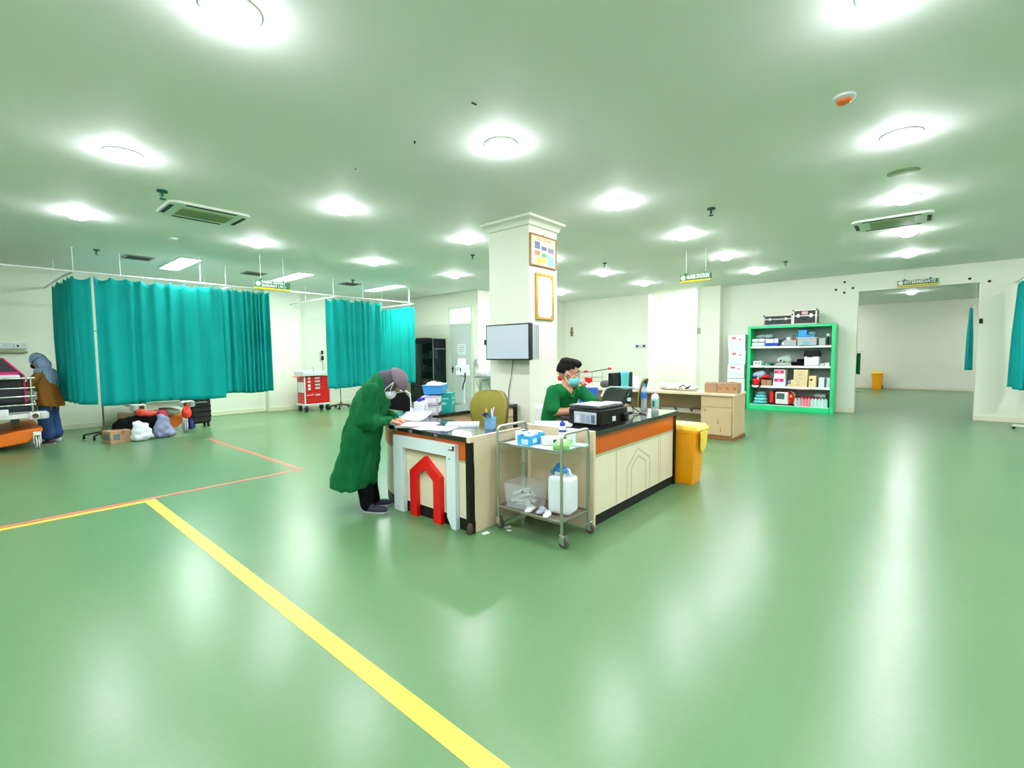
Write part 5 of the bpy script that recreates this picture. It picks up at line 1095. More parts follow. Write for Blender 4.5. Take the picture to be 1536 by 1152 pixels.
item('photo_frame', 'small dark framed card standing on the third shelf', 'card', 0.515, 1, [('frame', bx(.02, .12, .17), BLACK, .004), ('card', bx(.003, .09, .09, .06, -.011), mat('blue_card', '#6A86A8', .4), 0), ('beige_foot', bx(.05, .1, .05, 0, -.02), mat('beige_carton', '#C9C7A0', .6), .004)], x=.1)
for k in range(5):
    item('beige_carton', 'beige carton in the stacked column on the third shelf, %s from below' % ('first', 'second', 'third', 'fourth', 'fifth')[k], 'carton', 0.655 - (.02 if k < 2 else 0), 1, [('carton', bx(.28, .33 if k < 2 else .28, .078), mat('pale_beige_carton', '#DCCB9A', .6), .004), ('print', bx(.002, .08, .012, .03, -.141, .02), mat('tan_print', '#B39C64', .6), 0)], dz=.08 * k, group='stacked beige cartons')
item('beige_carton', 'beige carton standing right of the stacked cartons with a dark hole', 'carton', 0.80, 1, [('carton', bx(.22, .14, .26), mat('pale_beige_carton', '#DCCB9A', .6), .004), ('hole', bx(.002, .05, .04, .15, -.111, .02), BLACK, 0)], x=.13)
item('board_sheet', 'brown cardboard sheet jutting out from under the beige cartons', 'cardboard', 0.68, 1, [('sheet', MB().prism([(-.2, -.14), (.0, -.18), (.0, .18), (-.2, .2)], 'z', -.055, -.05), CARD, 0)], x=.1, dz=-.004)
for k in range(6):
    item('white_carton', 'small white medicine carton at the right end of the third shelf, %s column, %s' % (('left', 'right')[k // 3], ('bottom', 'middle', 'top')[k % 3]), 'carton', (0.905, 0.985)[k // 3], 1, [('carton', bx(.16, .11 if k < 3 else .06, .072), PAPER, .003), ('print', bx(.002, .06 if k < 3 else .03, .012, .03, -.081), LGREY, 0)], dz=.074 * (k % 3), group='small white medicine cartons')
item('teal_vial', 'dark teal vial between the small white cartons', 'vial', 0.953, 1, [('vial', MB().lathe([(.018, 0), (.018, .17), (.01, .18), (.01, .2), (0, .2)], n=12), mat('dark_teal_tube', '#1F5D5A', .5), 0)], x=.1)
# bottom shelf
item('linen_pile', 'pile of folded cyan drapes at the left end of the bottom shelf', 'linen', 0.115, 0, [('fold', MB().ell((0, 0, .05), (.2, .16, .055)), CYAN, 0), ('fold', MB().ell((0, .0, .12), (.19, .15, .05)), mat('pale_cyan_cloth', '#86DADA', .7), 0), ('fold', MB().ell((0, -.01, .19), (.17, .13, .05)), CYAN, 0), ('fold', MB().ell((.02, -.02, .27), (.14, .11, .05)), mat('grey_cyan_cloth', '#6FA9AC', .7), 0)], x=.2)
t = item('defibrillator', 'red and black defibrillator with white screen unit on the bottom shelf', 'defibrillator', 0.40, 0, [('red_case', bx(.26, .50, .33), RED, .03), ('black_side', bx(.265, .07, .34, 0, 0, .14), BLACK, .02), ('black_base', bx(.27, .52, .06), BLACK, .02), ('white_unit', bx(.1, .27, .29, .03, -.12, -.03), WHITE, .02), ('screen', bx(.004, .17, .14, .15, -.172, .0), mat('grey_lcd', '#4C5F63', .25), .003), ('handle', MB().tube([(0, .14, .33), (0, .1, .38), (0, -.14, .38), (0, -.2, .33)], .016, 8), GREY, 0), ('paddle', MB().ell((-.1, -.24, .2), (.05, .06, .09)), RED, 0), ('yellow_tab', bx(.02, .04, .06, .2, -.15, -.22), YELLOW, .006), ('lead', MB().tube([(-.1, -.2, .33), (-.12, -.28, .3), (-.1, -.3, .15), (-.12, -.27, .05)], .013, 6), mat('cream_lead', '#D8C9A0', .5), 0)], x=.24)
for k in range(4):
    MB().cyl((-.17, -.145, .1 + .045 * k), (-.176, -.145, .1 + .045 * k), .008).done('button', GREY, t)
bot = None
BC_ = {0: mat('grey_bottle', '#BFC9CC', .3), 1: mat('pink_bottle', '#E88C9A', .3), 2: mat('pale_mint_bottle', '#BFE0DA', .3)}
BL = ['first', 'second', 'third', 'fourth', 'fifth', 'sixth', 'seventh', 'eighth', 'ninth', 'tenth']
kinds = [0, 0, 1, 1, 1, 2, 2, 2, 2, 2]
for k in range(10):
    kd = kinds[k]
    item('supply_bottle', '%s bottle on the bottom shelf of the green shelf, %s from the left' % (('grey white', 'pink', 'pale mint')[kd], BL[k]), 'bottle', 0.60 + 0.0405 * k, 0, [('bottle_body', MB().lathe([(.03, 0), (.035, .01), (.035, .14), (.03, .17), (.014, .2), (.014, .21), (0, .21)], n=16), BC_[kd], 0), ('cap', MB().lathe([(.016, .205), (.016, .24), (0, .242)], n=12), (BLACK, RED, mat('brown_cap2', '#4A2F2A', .5))[kd], 0)], x=.10, group='bottles on the bottom shelf')
item('white_tray', 'white tray resting on the bottles behind, bottom shelf', 'tray', 0.88, 0, [('tray', bx(.16, .22, .07), LGREY, .008), ('stand', bx(.14, .2, .2, -.2), GREY, .004)], x=.34, dz=.22)
item('red_caps_box', 'red crate behind the bottles on the bottom shelf', 'crate', 0.76, 0, [('crate', bx(.14, .36, .23), mat('dull_red', '#A03040', .5), .01)], x=.30)
# equipment cases on top
def case(name, label, y, w_, h, x=.22):
    t = thing(name, label, 'equipment case', (SX0 + x, y, SH))
    cm = mat('black_case_panel', '#1D2426', .5)
    MB().box(-.16, .16, -w_ / 2, w_ / 2, .01, h).done('case_body', cm, t, bev=.004)
    e = MB()
    for z in (0.005, h * .58, h - .012): e.box(-.166, .166, -w_ / 2 - .004, w_ / 2 + .004, z, z + .022)
    for sy in (-1, 1): e.box(-.166, -.14, sy * (w_ / 2 - .015) - .015, sy * (w_ / 2 - .015) + .015, .0, h + .004)
    e.done('metal_edging', STEEL, t, bev=.003)
    for sy in (-1, 1):
        MB().box(-.172, -.164, sy * w_ * .27 - .03, sy * w_ * .27 + .03, h * .5, h * .75).done('latch', CHROME, t, bev=.003)
        MB().ell((-.16, sy * (w_ / 2 - .01), h), (.02, .02, .02)).done('corner_ball', BLACK, t)
    MB().tube([(-.165, -.05, h * .42), (-.19, -.045, h * .38), (-.19, .045, h * .38), (-.165, .05, h * .42)], .008, 6).done('handle', BLACK, t)
    return t
case('equipment_case', 'lower black equipment case with metal edging on the green shelf, left', 2.52, .62, .24)
t = case('equipment_case', 'taller black equipment case with a pink tag on the green shelf', 1.97, .48, .33)
MB().box(-.168, -.164, -.06, .06, .235, .30).done('pink_tag', mat('pink_tag', '#E8A0B0', .5), t)

# white boxes stacked between pilaster and shelf
for k in range(5):
    z0 = (0, .40, .76, 1.11, 1.46)[k]; h = (.395, .355, .345, .345, .40)[k]
    t = thing('white_carton', 'white storage box stacked beside the green shelf, %s from the floor' % ('first', 'second', 'third', 'fourth', 'fifth')[k], 'box', (12.86 + .012 * (k % 2), 3.42 + .01 * (k % 3), z0), 0, 'white boxes beside the green shelf')
    MB().box(-.17, .17, -.20, .20, 0, h).done('carton', PAPER, t, bev=.004)
    MB().box(-.172, -.17, -.15, .16, h * .12, h * .5).done('pale_print', mat('pale_grey_print', '#D3DDE0', .5), t)
    if k in (2, 3, 4): MB().box(-.173, -.17, .02, .12, h * .72, h * .84).box(-.173, -.17, -.1, -.04, h * .66, h * .72).done('red_print', mat('red_print', '#D0503A', .5) if k != 4 else mat('pink_red_print', '#B84A5A', .5), t)

# ---------------------------------------------------------------- wooden desk on the right
t = thing('wooden_desk', 'long pale wooden desk with a drawer pedestal behind the counter', 'desk', (7.92, 2.16, 0))
MB().box(-.02, .66, -.01, 2.95, .715, .755).done('desktop', mat('pale_desktop', '#DCC9A6', .4, vary=.05), t, bev=.004)
MB().box(0.0, .64, 0, .02, .05, .715).done('end_panel', WOOD, t, bev=.003)
pd = MB().box(.015, .62, .02, .52, .06, .715).done('pedestal', WOOD, t, bev=.003)
dr_ = MB().box(0, .02, .03, .515, .535, .70).done('drawer', WOOD, t, bev=.003)
do_ = MB().box(0, .02, .03, .515, .075, .52).done('door', WOOD, t, bev=.003)
MB().cyl((0, .45, .47), (-.006, .45, .47), .014).done('lock', STEEL, do_)
for (y, z) in ((.24, .30), (.2, .17)): MB().prism([(y - .012, z - .05), (y + .01, z - .045), (y + .006, z + .03), (y - .004, z + .05)], 'x', -.0015, 0).done('stain', mat('brown_stain', '#A5834F', .5), do_)
MB().box(-.005, .655, -.01, .53, 0, .055).done('plinth', mat('red_brown_plinth', '#8F5A2C', .5), t, bev=.003)
MB().box(.30, .62, .52, 1.9, .36, .38).done('shelf', WOOD, t, bev=.003)
MB().box(.62, .64, .02, 2.9, .06, .715).done('back_panel', WOOD, t)
MB().box(0.05, .07, 1.9, 2.9, .06, .715).done('modesty_panel', WOODD, t)
MB().box(0.0, .62, 1.88, 1.90, .0, .715).done('middle_panel', WOOD, t)
DZT = .756
def carton2(label, y, w_, d, h, x, marks):
    t = thing('cardboard_box', label, 'box', (x, y, DZT), .05)
    MB().box(-d / 2, d / 2, -w_ / 2, w_ / 2, 0, h).done('carton', CARD, t, bev=.004)
    MB().prism([(-w_ / 2, h), (w_ / 2, h), (w_ / 2 - .02, h + .02), (.02, h + .01), (-.05, h + .022), (-w_ / 2 + .02, h + .012)], 'x', -.05, -.02).done('flap', CARD, t)
    if marks:
        for y0 in (-.11, 0.0, .11): MB().prism([(y0 - .02, .05), (y0 + .02, .06), (y0 + .025, .11), (y0 + .005, .09), (y0 - .02, .12)], 'x', -d / 2 - .0015, -d / 2).done('print', mat('orange_print', '#C65A2A', .6), t)
    return t
carton2('smaller plain brown box on the wooden desk, left of the printed one', 2.56, .20, .2, .155, 8.12, False)
carton2('wider brown box with orange prints at the end of the wooden desk', 2.30, .31, .24, .165, 8.14, True)
for i, (x, y, lab) in enumerate(((8.25, 3.35, 'crumpled clear plastic bag on the wooden desk, left one'), (8.15, 3.0, 'crumpled clear plastic bag with dark cables on the wooden desk'))):
    o = lump('plastic_bag', lab, 'bag', mat('crumpled_clear', '#D5D9D2', .3, vary=.25, vscale=18), [((0, 0, .05), (.1, .2, .06)), ((.02, .12, .06), (.08, .1, .07)), ((0, -.12, .05), (.07, .09, .06))], (x, y, DZT), .018, 2, .025, sc_=20)
    if i: MB().tube([(-.1, .1, .07), (-.11, .02, .11), (-.1, -.05, .05), (-.11, -.1, .1), (-.09, .0, .04)], .009, 6).done('cable', BLACK, o)
for i, (y, hx, lab) in enumerate(((2.82, '#A8867C', 'reddish paper stack on the desk shelf next to the pedestal'), (3.1, '#C9C4B6', 'pale paper stack on the shelf under the wooden desk'), (3.4, '#B9B6A6', 'loose grey papers on the far end of the desk shelf'))):
    t = thing('paper_stack', lab, 'papers', (8.38, y, .381), .1 * i)
    for k in range(4): MB().box(-.1, .1, -.12 + .01 * k, .12, .014 * k, .014 * k + .012).done('sheaf', mat('sheaf_' + hx[1:], hx, .7, vary=.2) if k % 2 else PAPER, t)
for i, y in enumerate((2.85, 3.0, 3.12)):
    o = MB().lathe([(.04, 0), (.045, .02), (.045, .16), (.02, .2), (.02, .22), (0, .22)]).done('clear_bottle', pet); at(o, (8.3, y, 0)); tag(o, 'clear bottle on the floor under the desk shelf, %s from the pedestal' % ('first', 'second', 'third')[i], 'bottle', 'clear bottles under the desk')
# clutter left of the chair on the desk
o = thing('laptop_bag', 'dark grey bag lying on the far left part of the wooden desk', 'bag', (8.2, 4.45, DZT), .1)
MB().box(-.14, .14, -.24, .24, 0, .13).done('bag_body', mat('slate_bag', '#3C4348', .6), o, bev=.05, seg=3)
MB().tube([(0, -.1, .13), (0, -.07, .17), (0, .07, .17), (0, .1, .13)], .01, 6).done('handle', BLACK, o)
o = thing('calendar_stand', 'white desk card with a small black square behind the monitor', 'desk card', (8.1, 4.0, DZT), -.3)
MB().prism([(-.06, 0), (.06, 0), (.01, .24), (-.01, .24)], 'y', -.14, .14).done('card', PAPER, o)
MB().box(-.055, -.04, .06, .13, .03, .09).done('black_square', BLACK, o)
MB().box(-.08, .08, -.15, .15, -.0, .012).done('foot', DBLUE, o, bev=.003)
t = thing('shopping_bag', 'blue plastic carrier bag with white top behind the seated man', 'bag', (6.30, 3.86, 0), math.radians(-50))
MB().cyl((0, 0, 0), (0, 0, .02), .16).cyl((0, 0, .02), (0, 0, .52), .02).cyl((0, 0, .52), (0, 0, .54), .15).done('stool', GREY, t)
o = t; 
MB().ring_loft([[Vector((x * .9, y, .545)) for x, y in ((-.13, -.06), (.13, -.06), (.13, .06), (-.13, .06))], [Vector((x, y, .7)) for x, y in ((-.14, -.07), (.13, -.07), (.13, .07), (-.14, .07))], [Vector((x, y, .9)) for x, y in ((-.1, -.04), (.15, -.04), (.15, .04), (-.1, .04))]]).done('bag_body', mat('royal_blue_bag', '#1F52C0', .45), t, bev=.015)
MB().prism([(-.11, .89), (.155, .89), (.15, .95), (.08, .91), (.02, .96), (-.05, .91), (-.09, .97)], 'y', -.035, .035).done('white_top', PAPER, t, bev=.006)
# stretcher with red fittings in the background
t = thing('stretcher', 'chrome stretcher with red fittings in the background behind the seated man', 'stretcher', (9.74, 6.1, 0), math.radians(-49))
MB().box(-.95, .95, -.32, .32, .56, .60).done('deck', LGREY, t, bev=.008)
MB().box(-.93, .93, -.3, .3, .60, .70).done('mattress', mat('pale_mattress', '#C4CCC4', .6), t, bev=.03, seg=3)
MB().tube([(-.9, -.33, .95), (.15, -.33, .99), (.55, -.33, 1.06)], .017, 8).done('top_rail', CHROME, t)
for x in (-.85, -.5, -.15, .15, .4): MB().cyl((x, -.33, .58), (x, -.33, .98), .009, n=8).done('rail_bar', CHROME, t)
for z in (.75, .86): MB().cyl((-.85, -.33, z), (.4, -.33, z), .008, n=8).done('rail_bar', CHROME, t)
for x, z in ((.56, 1.062), (.0, 1.0)): MB().ell((x, -.33, z), (.05, .035, .03)).done('red_knob', RED, t)
MB().prism([(-.02, .78), (.08, .70), (.16, .78), (.14, .86), (.08, .84), (.02, .87), (-.04, .84)], 'y', -.37, -.33).done('red_pad', RED, t, bev=.012)
MB().ell((-.12, -.34, .68), (.16, .06, .06)).ell((-.6, -.34, .85), (.07, .05, .07)).done('red_strap', RED, t)
for sx in (-1, 1):
    for sy in (-1, 1):
        lg = MB().cyl((sx * .8, sy * .26, .12), (sx * .8, sy * .26, .57), .018).done('leg', CHROME, t)
        MB().lathe([(.02, -.02), (.09, -.02), (.09, .02), (.02, .02)], (sx * .8, sy * .26, .092), 16, Matrix.Rotation(math.pi / 2, 3, 'X')).done('wheel', RUBBER, lg)
# wall bits
t = thing('wall_outlet', 'double socket plate on the cream wall behind the monitor', 'outlet', (XR, 6.28, 1.62))
MB().cbox((-.012, 0, 0), (.024, .4, .12)).done('plate', LGREY, t, bev=.005)
for y in (-.11, .11): MB().cbox((-.026, y, .01), (.01, .07, .06)).done('socket_hole', BLACK, t)
o = MB().cbox((-.02, 0, 0), (.04, .07, .3)).cbox((-.03, 0, -.03), (.06, .1, .06)).done('wall_bracket', mat('brown_bracket', '#7A6A48', .5), bev=.005); at(o, (XR, 8.75, 2.15)); tag(o, 'small brown bracket on the cream wall right of the column', 'bracket')
o = MB().cbox((-.015, 0, 0), (.03, .12, .16)).done('wall_plate', mat('olive_plate', '#A6A883', .5), bev=.004); at(o, (XR, 4.545, 2.02)); tag(o, 'small olive plate on the wall strip beside the bright alcove', 'plate')
o = MB().cbox((-.015, 0, 0), (.03, .05, .1)).done('door_latch', BLACK, bev=.004); at(o, (XR, -0.97, 2.0)); tag(o, 'small dark latch on the right jamb of the doorway', 'latch')
# right edge of the photo: overbed table base and clutter
t = thing('overbed_table', 'white table base on castors at the right edge of the photo', 'table', (12.2, -1.62, 0))
MB().box(-.35, .35, -.03, .03, .05, .085).box(-.04, .04, -.25, .25, .05, .085).done('foot', WHITE, t, bev=.006)
MB().box(-.04, .04, -.04, .04, .08, .75).done('column', WHITE, t, bev=.006)
MB().box(-.3, .3, -.5, .12, .75, .78).done('table_top', LGREY, t, bev=.006)
for x, y in ((-.33, 0), (.33, 0), (0, .23), (0, -.23)): MB().ell((x, y, .026), (.025, .025, .026)).done('castor', RUBBER, t)
o = MB().box(-.2, .2, -.1, .1, 0, .2).done('teal_bag', TEAL, bev=.03); at(o, (12.2, -1.85, .78)); tag(o, 'teal cloth pack on the table at the right edge', 'pack')
o = MB().lathe([(.0, -.03), (.05, -.02), (.05, .02), (0, .03)], n=14, M=Matrix.Rotation(1.2, 3, 'Y')).done('wall_button', BLACK); at(o, (12.05, -1.52, .84)); tag(o, 'black round knob beside the right hand curtain', 'knob')
o = curtain('green cloth edge peeping past the left jamb of the doorway', [(20.0, 1.70), (20.0, 1.42)], 1.35, .62, 3, .05, .01, 2, None, 23, mt=GOWN)
o.name = 'hanging_gown'; o['category'] = 'gown'
t = thing('coat_stand', 'pale stand holding the green cloth inside the far room', 'stand', (20.1, 1.56, 0))
MB().cyl((0, 0, 0.02), (0, 0, 1.42), .018).done('pole', LGREY, t)
MB().tube([(-.0, -.22, 1.41), (0, .22, 1.41)], .012, 8).done('cross_bar', LGREY, t)
MB().lathe([(.18, 0), (.18, .02), (.03, .04)]).done('base', GREY, t)
# ---------------------------------------------------------------- people
def V(*a): return Vector(a)
def hand(mb, wrist, D, N, S, s=1.0, curl=0.5, spread=1.0):
    """D finger direction, N back-of-hand normal, S side the thumb is on"""
    D = D.normalized(); N = (N - D * N.dot(D)).normalized(); S = (S - D * S.dot(D) - N * S.dot(N)).normalized()
    R = Matrix((S, D, N)).transposed()
    mb.ell(wrist + D * 0.045 * s, (0.040 * s, 0.052 * s, 0.016 * s), R, 14, 8)
    for off, ln in ((0.029, 0.070), (0.010, 0.078), (-0.010, 0.072), (-0.028, 0.056)):
        p = wrist + D * 0.078 * s + S * off * s; d = (D + S * off * 2.2 * spread).normalized(); pts = [(wrist + D * 0.05 * s + S * off * 0.8 * s, 0.0105 * s), (p, 0.0098 * s)]
        a = 0.0
        for f in (0.45, 0.32, 0.23):
            a += curl
            p = p + (d * math.cos(a) - N * math.sin(a)) * ln * f * s; pts.append((p, 0.0090 * s if f > 0.3 else 0.0080 * s))
        mb.chain(pts, 8)
    b0 = wrist + D * 0.018 * s + S * 0.025 * s
    t1 = b0 + (S * 0.75 + D * 0.65 - N * 0.2).normalized() * 0.042 * s
    t2 = t1 + (S * 0.25 + D * 0.9 - N * 0.35).normalized() * 0.032 * s
    t3 = t2 + (S * -0.1 + D * 0.9 - N * 0.4).normalized() * 0.024 * s
    mb.chain([(b0, 0.014 * s), (t1, 0.012 * s), (t2, 0.0105 * s), (t3, 0.009 * s)], 8)
def head(mb, c, F, U, s=1.0):
    F = F.normalized(); U = (U - F * U.dot(F)).normalized(); L = U.cross(F)
    R = Matrix((F, L, U)).transposed()
    P = lambda f, l, u: c + (F * f + L * l + U * u) * s
    mb.ell(P(-0.012, 0, 0.02), (0.098 * s, 0.077 * s, 0.100 * s), R)
    mb.ell(P(0.028, 0, -0.045), (0.062 * s, 0.058 * s, 0.078 * s), R)
    mb.ell(P(0.082, 0, -0.022), (0.022 * s, 0.013 * s, 0.026 * s), R, 10, 8)     # nose
    mb.ell(P(0.070, 0, 0.028), (0.022 * s, 0.05 * s, 0.014 * s), R, 12, 8)        # brow
    mb.ell(P(0.074, 0, -0.068), (0.016 * s, 0.026 * s, 0.011 * s), R, 10, 8)      # lips
    mb.ell(P(0.070, 0, -0.104), (0.02 * s, 0.025 * s, 0.018 * s), R, 10, 8)       # chin
    for q in (-1, 1):
        mb.ell(P(-0.008, q * 0.079, -0.01), (0.018 * s, 0.008 * s, 0.031 * s), R, 10, 8)
        mb.ell(P(0.055, q * 0.04, -0.025), (0.025 * s, 0.022 * s, 0.022 * s), R, 10, 8)
    return P, R
def face_bits(P, R, parent, s):
    for q in (-1, 1):
        MB().ell(P(0.080, q * 0.031, 0.004), (0.008 * s, 0.014 * s, 0.007 * s), R, 10, 8).done('eye', mat('eye_white', '#E8E4DC', 0.2), parent)
        MB().ell(P(0.086, q * 0.031, 0.004), (0.004 * s, 0.006 * s, 0.006 * s), R, 10, 8).done('iris', mat('iris_dark', '#1B120C', 0.2), parent)
        MB().tube([P(0.083, q * 0.014, 0.031), P(0.088, q * 0.032, 0.037), P(0.076, q * 0.052, 0.030)], [0.003 * s, 0.004 * s, 0.002 * s], 6).done('eyebrow', HAIR, parent)
def cap(P, s, hair, r=(0.108, 0.086, 0.108), off=(-0.012, 0, 0.022), nu=28, nv=12, jit=0.0):
    """shell over the skull; hair(az) gives the lowest elevation (rad) at azimuth az (0 = front)"""
    def f(u, v):
        az = 2 * math.pi * u; lo = hair(az); el = math.pi / 2 - (math.pi / 2 - lo) * v
        k = 1 + jit * math.sin(23 * az) * math.sin(17 * v)
        return P(off[0] + r[0] * k * math.cos(el) * math.cos(az), off[1] + r[1] * k * math.cos(el) * math.sin(az), off[2] + r[2] * k * math.sin(el))
    return MB().sheet(f, nu, nv)
def fold_noise(amp, freq):
    from mathutils import noise as mn
    return lambda c, n: amp * mn.noise(Vector((c.x * freq, c.y * freq, c.z * freq * 0.45)))
MASKW = mat('white_mask', '#DDE3EC', 0.7, vary=0.03)
MASKC = mat('cyan_mask', '#6FD3D0', 0.7, vary=0.04)
STRAP = mat('mask_strap', '#F0F2F0', 0.6)
def ering(c, ax, bx_, ra, rb, n=40, fold=0.0, nf=9, ph=0.0):
    return [c + ax * (ra * (1 + fold * math.sin(nf * t + ph)) * math.cos(t)) + bx_ * (rb * (1 + fold * math.sin(nf * t + ph)) * math.sin(t)) for t in [2 * math.pi * k / n for k in range(n)]]

# --- nurse bending over the counter; local x = facing, y = her left, z = up
nb = thing('person', 'person in long green gown and grey hood bending over the counter, writing', 'person', (2.385, 3.765, 0), yaw - math.pi / 2)
B = MB()
P_, R_ = head(B, V(0.198, 0.0, 1.168), V(0.30, -0.05, -0.95), V(0.95, 0, 0.30), 1.0)
B.chain([(V(0.085, 0, 1.16), 0.055), (V(0.15, 0, 1.17), 0.055)])
B.chain([(V(-0.10, 0, 0.76), 0.13), (V(-0.03, 0, 0.93), 0.115), (V(0.055, 0, 1.07), 0.095), (V(0.085, 0, 1.13), 0.07)])
for q in (-1, 1):
    B.chain([(V(-0.11, q * 0.09, 0.72), 0.085), (V(-0.075, q * 0.085, 0.42), 0.056), (V(-0.03, q * 0.08, 0.10), 0.038)])
B.chain([(V(0.05, -0.17, 1.11), 0.055), (V(-0.01, -0.205, 0.855), 0.043), (V(0.19, -0.055, 0.832), 0.028)])
B.chain([(V(0.05, 0.17, 1.11), 0.055), (V(0.03, 0.22, 0.87), 0.043), (V(0.19, 0.10, 0.835), 0.028)])
hand(B, V(0.19, -0.05, 0.832), V(0.95, 0.28, -0.32), V(0.25, 0, 1), V(0.25, 1, 0.1), 1.0, 0.55)
hand(B, V(0.19, 0.10, 0.835), V(0.98, -0.12, -0.34), V(0.25, 0, 1), V(0.0, -1, 0.1), 1.0, 0.35)
link('body', remesh(B, 0.0065, 'body', 3), SKIN, nb, ang=180)
# gown
G = MB()
X_ax, Y_ax = V(1, 0, 0), V(0, 1, 0)
prof = [(0.235, -0.185, 0.200, 0.255, 0.05), (0.35, -0.16, 0.195, 0.245, 0.045), (0.50, -0.125, 0.185, 0.230, 0.035), (0.65, -0.098, 0.172, 0.212, 0.025), (0.78, -0.078, 0.165, 0.205, 0.012)]
rings = [ering(V(c, 0, z), X_ax, Y_ax, a, b, 60, f, 9, z * 2) for z, c, a, b, f in prof]
for (z, c, a, b, tl) in ((0.92, -0.03, 0.155, 0.205, 0.35), (1.03, 0.03, 0.145, 0.210, 0.6), (1.12, 0.068, 0.120, 0.200, 0.8), (1.18, 0.098, 0.085, 0.150, 0.95), (1.215, 0.118, 0.06, 0.095, 1.0)):
    ax = V(math.cos(tl), 0, -math.sin(tl)); rings.append(ering(V(c, 0, z), ax, Y_ax, a, b, 60, 0.008, 7))
G.ring_loft(rings)
G.chain([(V(0.085, 0, 1.165), 0.082), (V(0.14, 0, 1.175), 0.070)])
G.chain([(V(0.05, -0.175, 1.125), 0.078), (V(0.01, -0.20, 0.99), 0.076), (V(-0.012, -0.208, 0.86), 0.068), (V(0.06, -0.16, 0.842), 0.062), (V(0.15, -0.085, 0.838), 0.046), (V(0.178, -0.062, 0.836), 0.041)])
G.chain([(V(0.05, 0.175, 1.125), 0.078), (V(0.03, 0.215, 0.98), 0.074), (V(0.03, 0.22, 0.875), 0.066), (V(0.11, 0.16, 0.848), 0.056), (V(0.178, 0.108, 0.84), 0.041)])
fn1, fn2 = fold_noise(0.030, 8), fold_noise(0.016, 21)
link('gown', remesh(G, 0.009, 'gown', 4, lambda c_, n_: fn1(c_, n_) + fn2(c_, n_)), GOWN, nb, ang=180)
# trousers and shoes
TR = MB()
for q in (-1, 1): TR.chain([(V(-0.10, q * 0.09, 0.66), 0.095), (V(-0.075, q * 0.088, 0.42), 0.078), (V(-0.035, q * 0.082, 0.075), 0.062)])
link('trousers', remesh(TR, 0.012, 'trousers', 4, fold_noise(0.012, 14)), DARKCL, nb, ang=180)
SHOE = mat('slate_shoe', '#2B313D', 0.7, spec=0.2)
def shoe(o, d, parent, mt=SHOE, s=1.0):
    mb = MB(); u = V(d.x, d.y, 0).normalized(); R = Matrix((u, V(-u.y, u.x, 0), V(0, 0, 1))).transposed()
    mb.ell(o + u * 0.0 * s + V(0, 0, 0.045 * s), (0.06 * s, 0.042 * s, 0.045 * s), R).ell(o + u * 0.10 * s + V(0, 0, 0.032 * s), (0.085 * s, 0.047 * s, 0.032 * s), R).ell(o + u * 0.05 * s + V(0, 0, 0.03 * s), (0.09 * s, 0.042 * s, 0.03 * s), R)
    sh = link('shoe', remesh(mb, 0.008, 'shoe', 3), mt, parent, ang=180)
    MB().prism([tuple((o + R @ V(x * s, y * s, 0)).xy) for x, y in ((-.07, -.03), (-.03, -.045), (.08, -.05), (.16, -.045), (.19, 0), (.16, .045), (.08, .05), (-.03, .045), (-.07, .03))], 'z', 0.0, 0.018 * s).done('sole', mat('grey_sole', '#8D9496', 0.6), sh, bev=0.004)
shoe(V(-0.02, -0.09, 0), V(0.98, -0.2, 0), nb)
shoe(V(-0.045, 0.085, 0), V(1, 0.1, 0), nb)
# head coverings
HOOD = mat('dark_grey_hood', '#48434D', 0.85, vary=0.12, vscale=20, bump=0.2, bscale=80)
CAPM = mat('mauve_grey_cap', '#685A66', 0.85, vary=0.08, vscale=20, bump=0.2, bscale=80)
H = MB()
H.ell(P_(-0.03, 0, 0.0), (0.105, 0.098, 0.10), R_).ell(P_(-0.005, 0, -0.03), (0.085, 0.094, 0.10), R_).ell(P_(0.02, 0.055, -0.03), (0.05, 0.035, 0.085), R_).ell(P_(0.02, -0.055, -0.03), (0.05, 0.035, 0.085), R_).ell(P_(0.0, 0, -0.11), (0.06, 0.075, 0.06), R_).ell(P_(-0.06, 0, -0.07), (0.085, 0.09, 0.085), R_).ell(V(0.10, 0, 1.20), (0.075, 0.085, 0.065)).ell(P_(-0.005, 0, -0.135), (0.07, 0.078, 0.065), R_).ell(V(0.145, 0, 1.10), (0.055, 0.07, 0.06))
link('hood', remesh(H, 0.009, 'hood', 4, fold_noise(0.008, 22)), HOOD, nb, ang=180)
def nhair(az): return -0.25 + 0.45 * math.cos(az)
cap(P_, 1.0, lambda az: 0.12 + 0.30 * max(0, math.cos(az)), r=(0.124, 0.107, 0.117), off=(-0.012, 0, 0.03)).done('surgical_cap', CAPM, nb, solid=0.006, ang=180)
MB().ell(P_(0.072, 0, -0.052), (0.060, 0.080, 0.060), R_).done('face_mask', MASKW, nb, ang=180)
for q in (-1, 1):
    MB().tube([P_(0.095, q * 0.066, -0.035), P_(0.05, q * 0.096, -0.005), P_(0.0, q * 0.118, 0.045)], 0.0028, 6).tube([P_(0.06, q * 0.078, -0.085), P_(0.03, q * 0.106, -0.04), P_(0.0, q * 0.118, 0.045)], 0.0028, 6).done('mask_strap', STRAP, nb)
face_bits(P_, R_, nb, 1.0)
pn = MB().cyl((-0.07, 0, -0.02), (0.06, 0, 0.035), 0.005, n=8).cyl((0.06, 0, 0.035), (0.075, 0, 0.041), 0.005, 0.001, n=8).done('pen', PAPER)
at(pn, (2.475, 3.60, 0.80), yaw - math.pi / 2 + math.pi); tag(pn, 'white pen held in the hand of the bending nurse', 'pen')

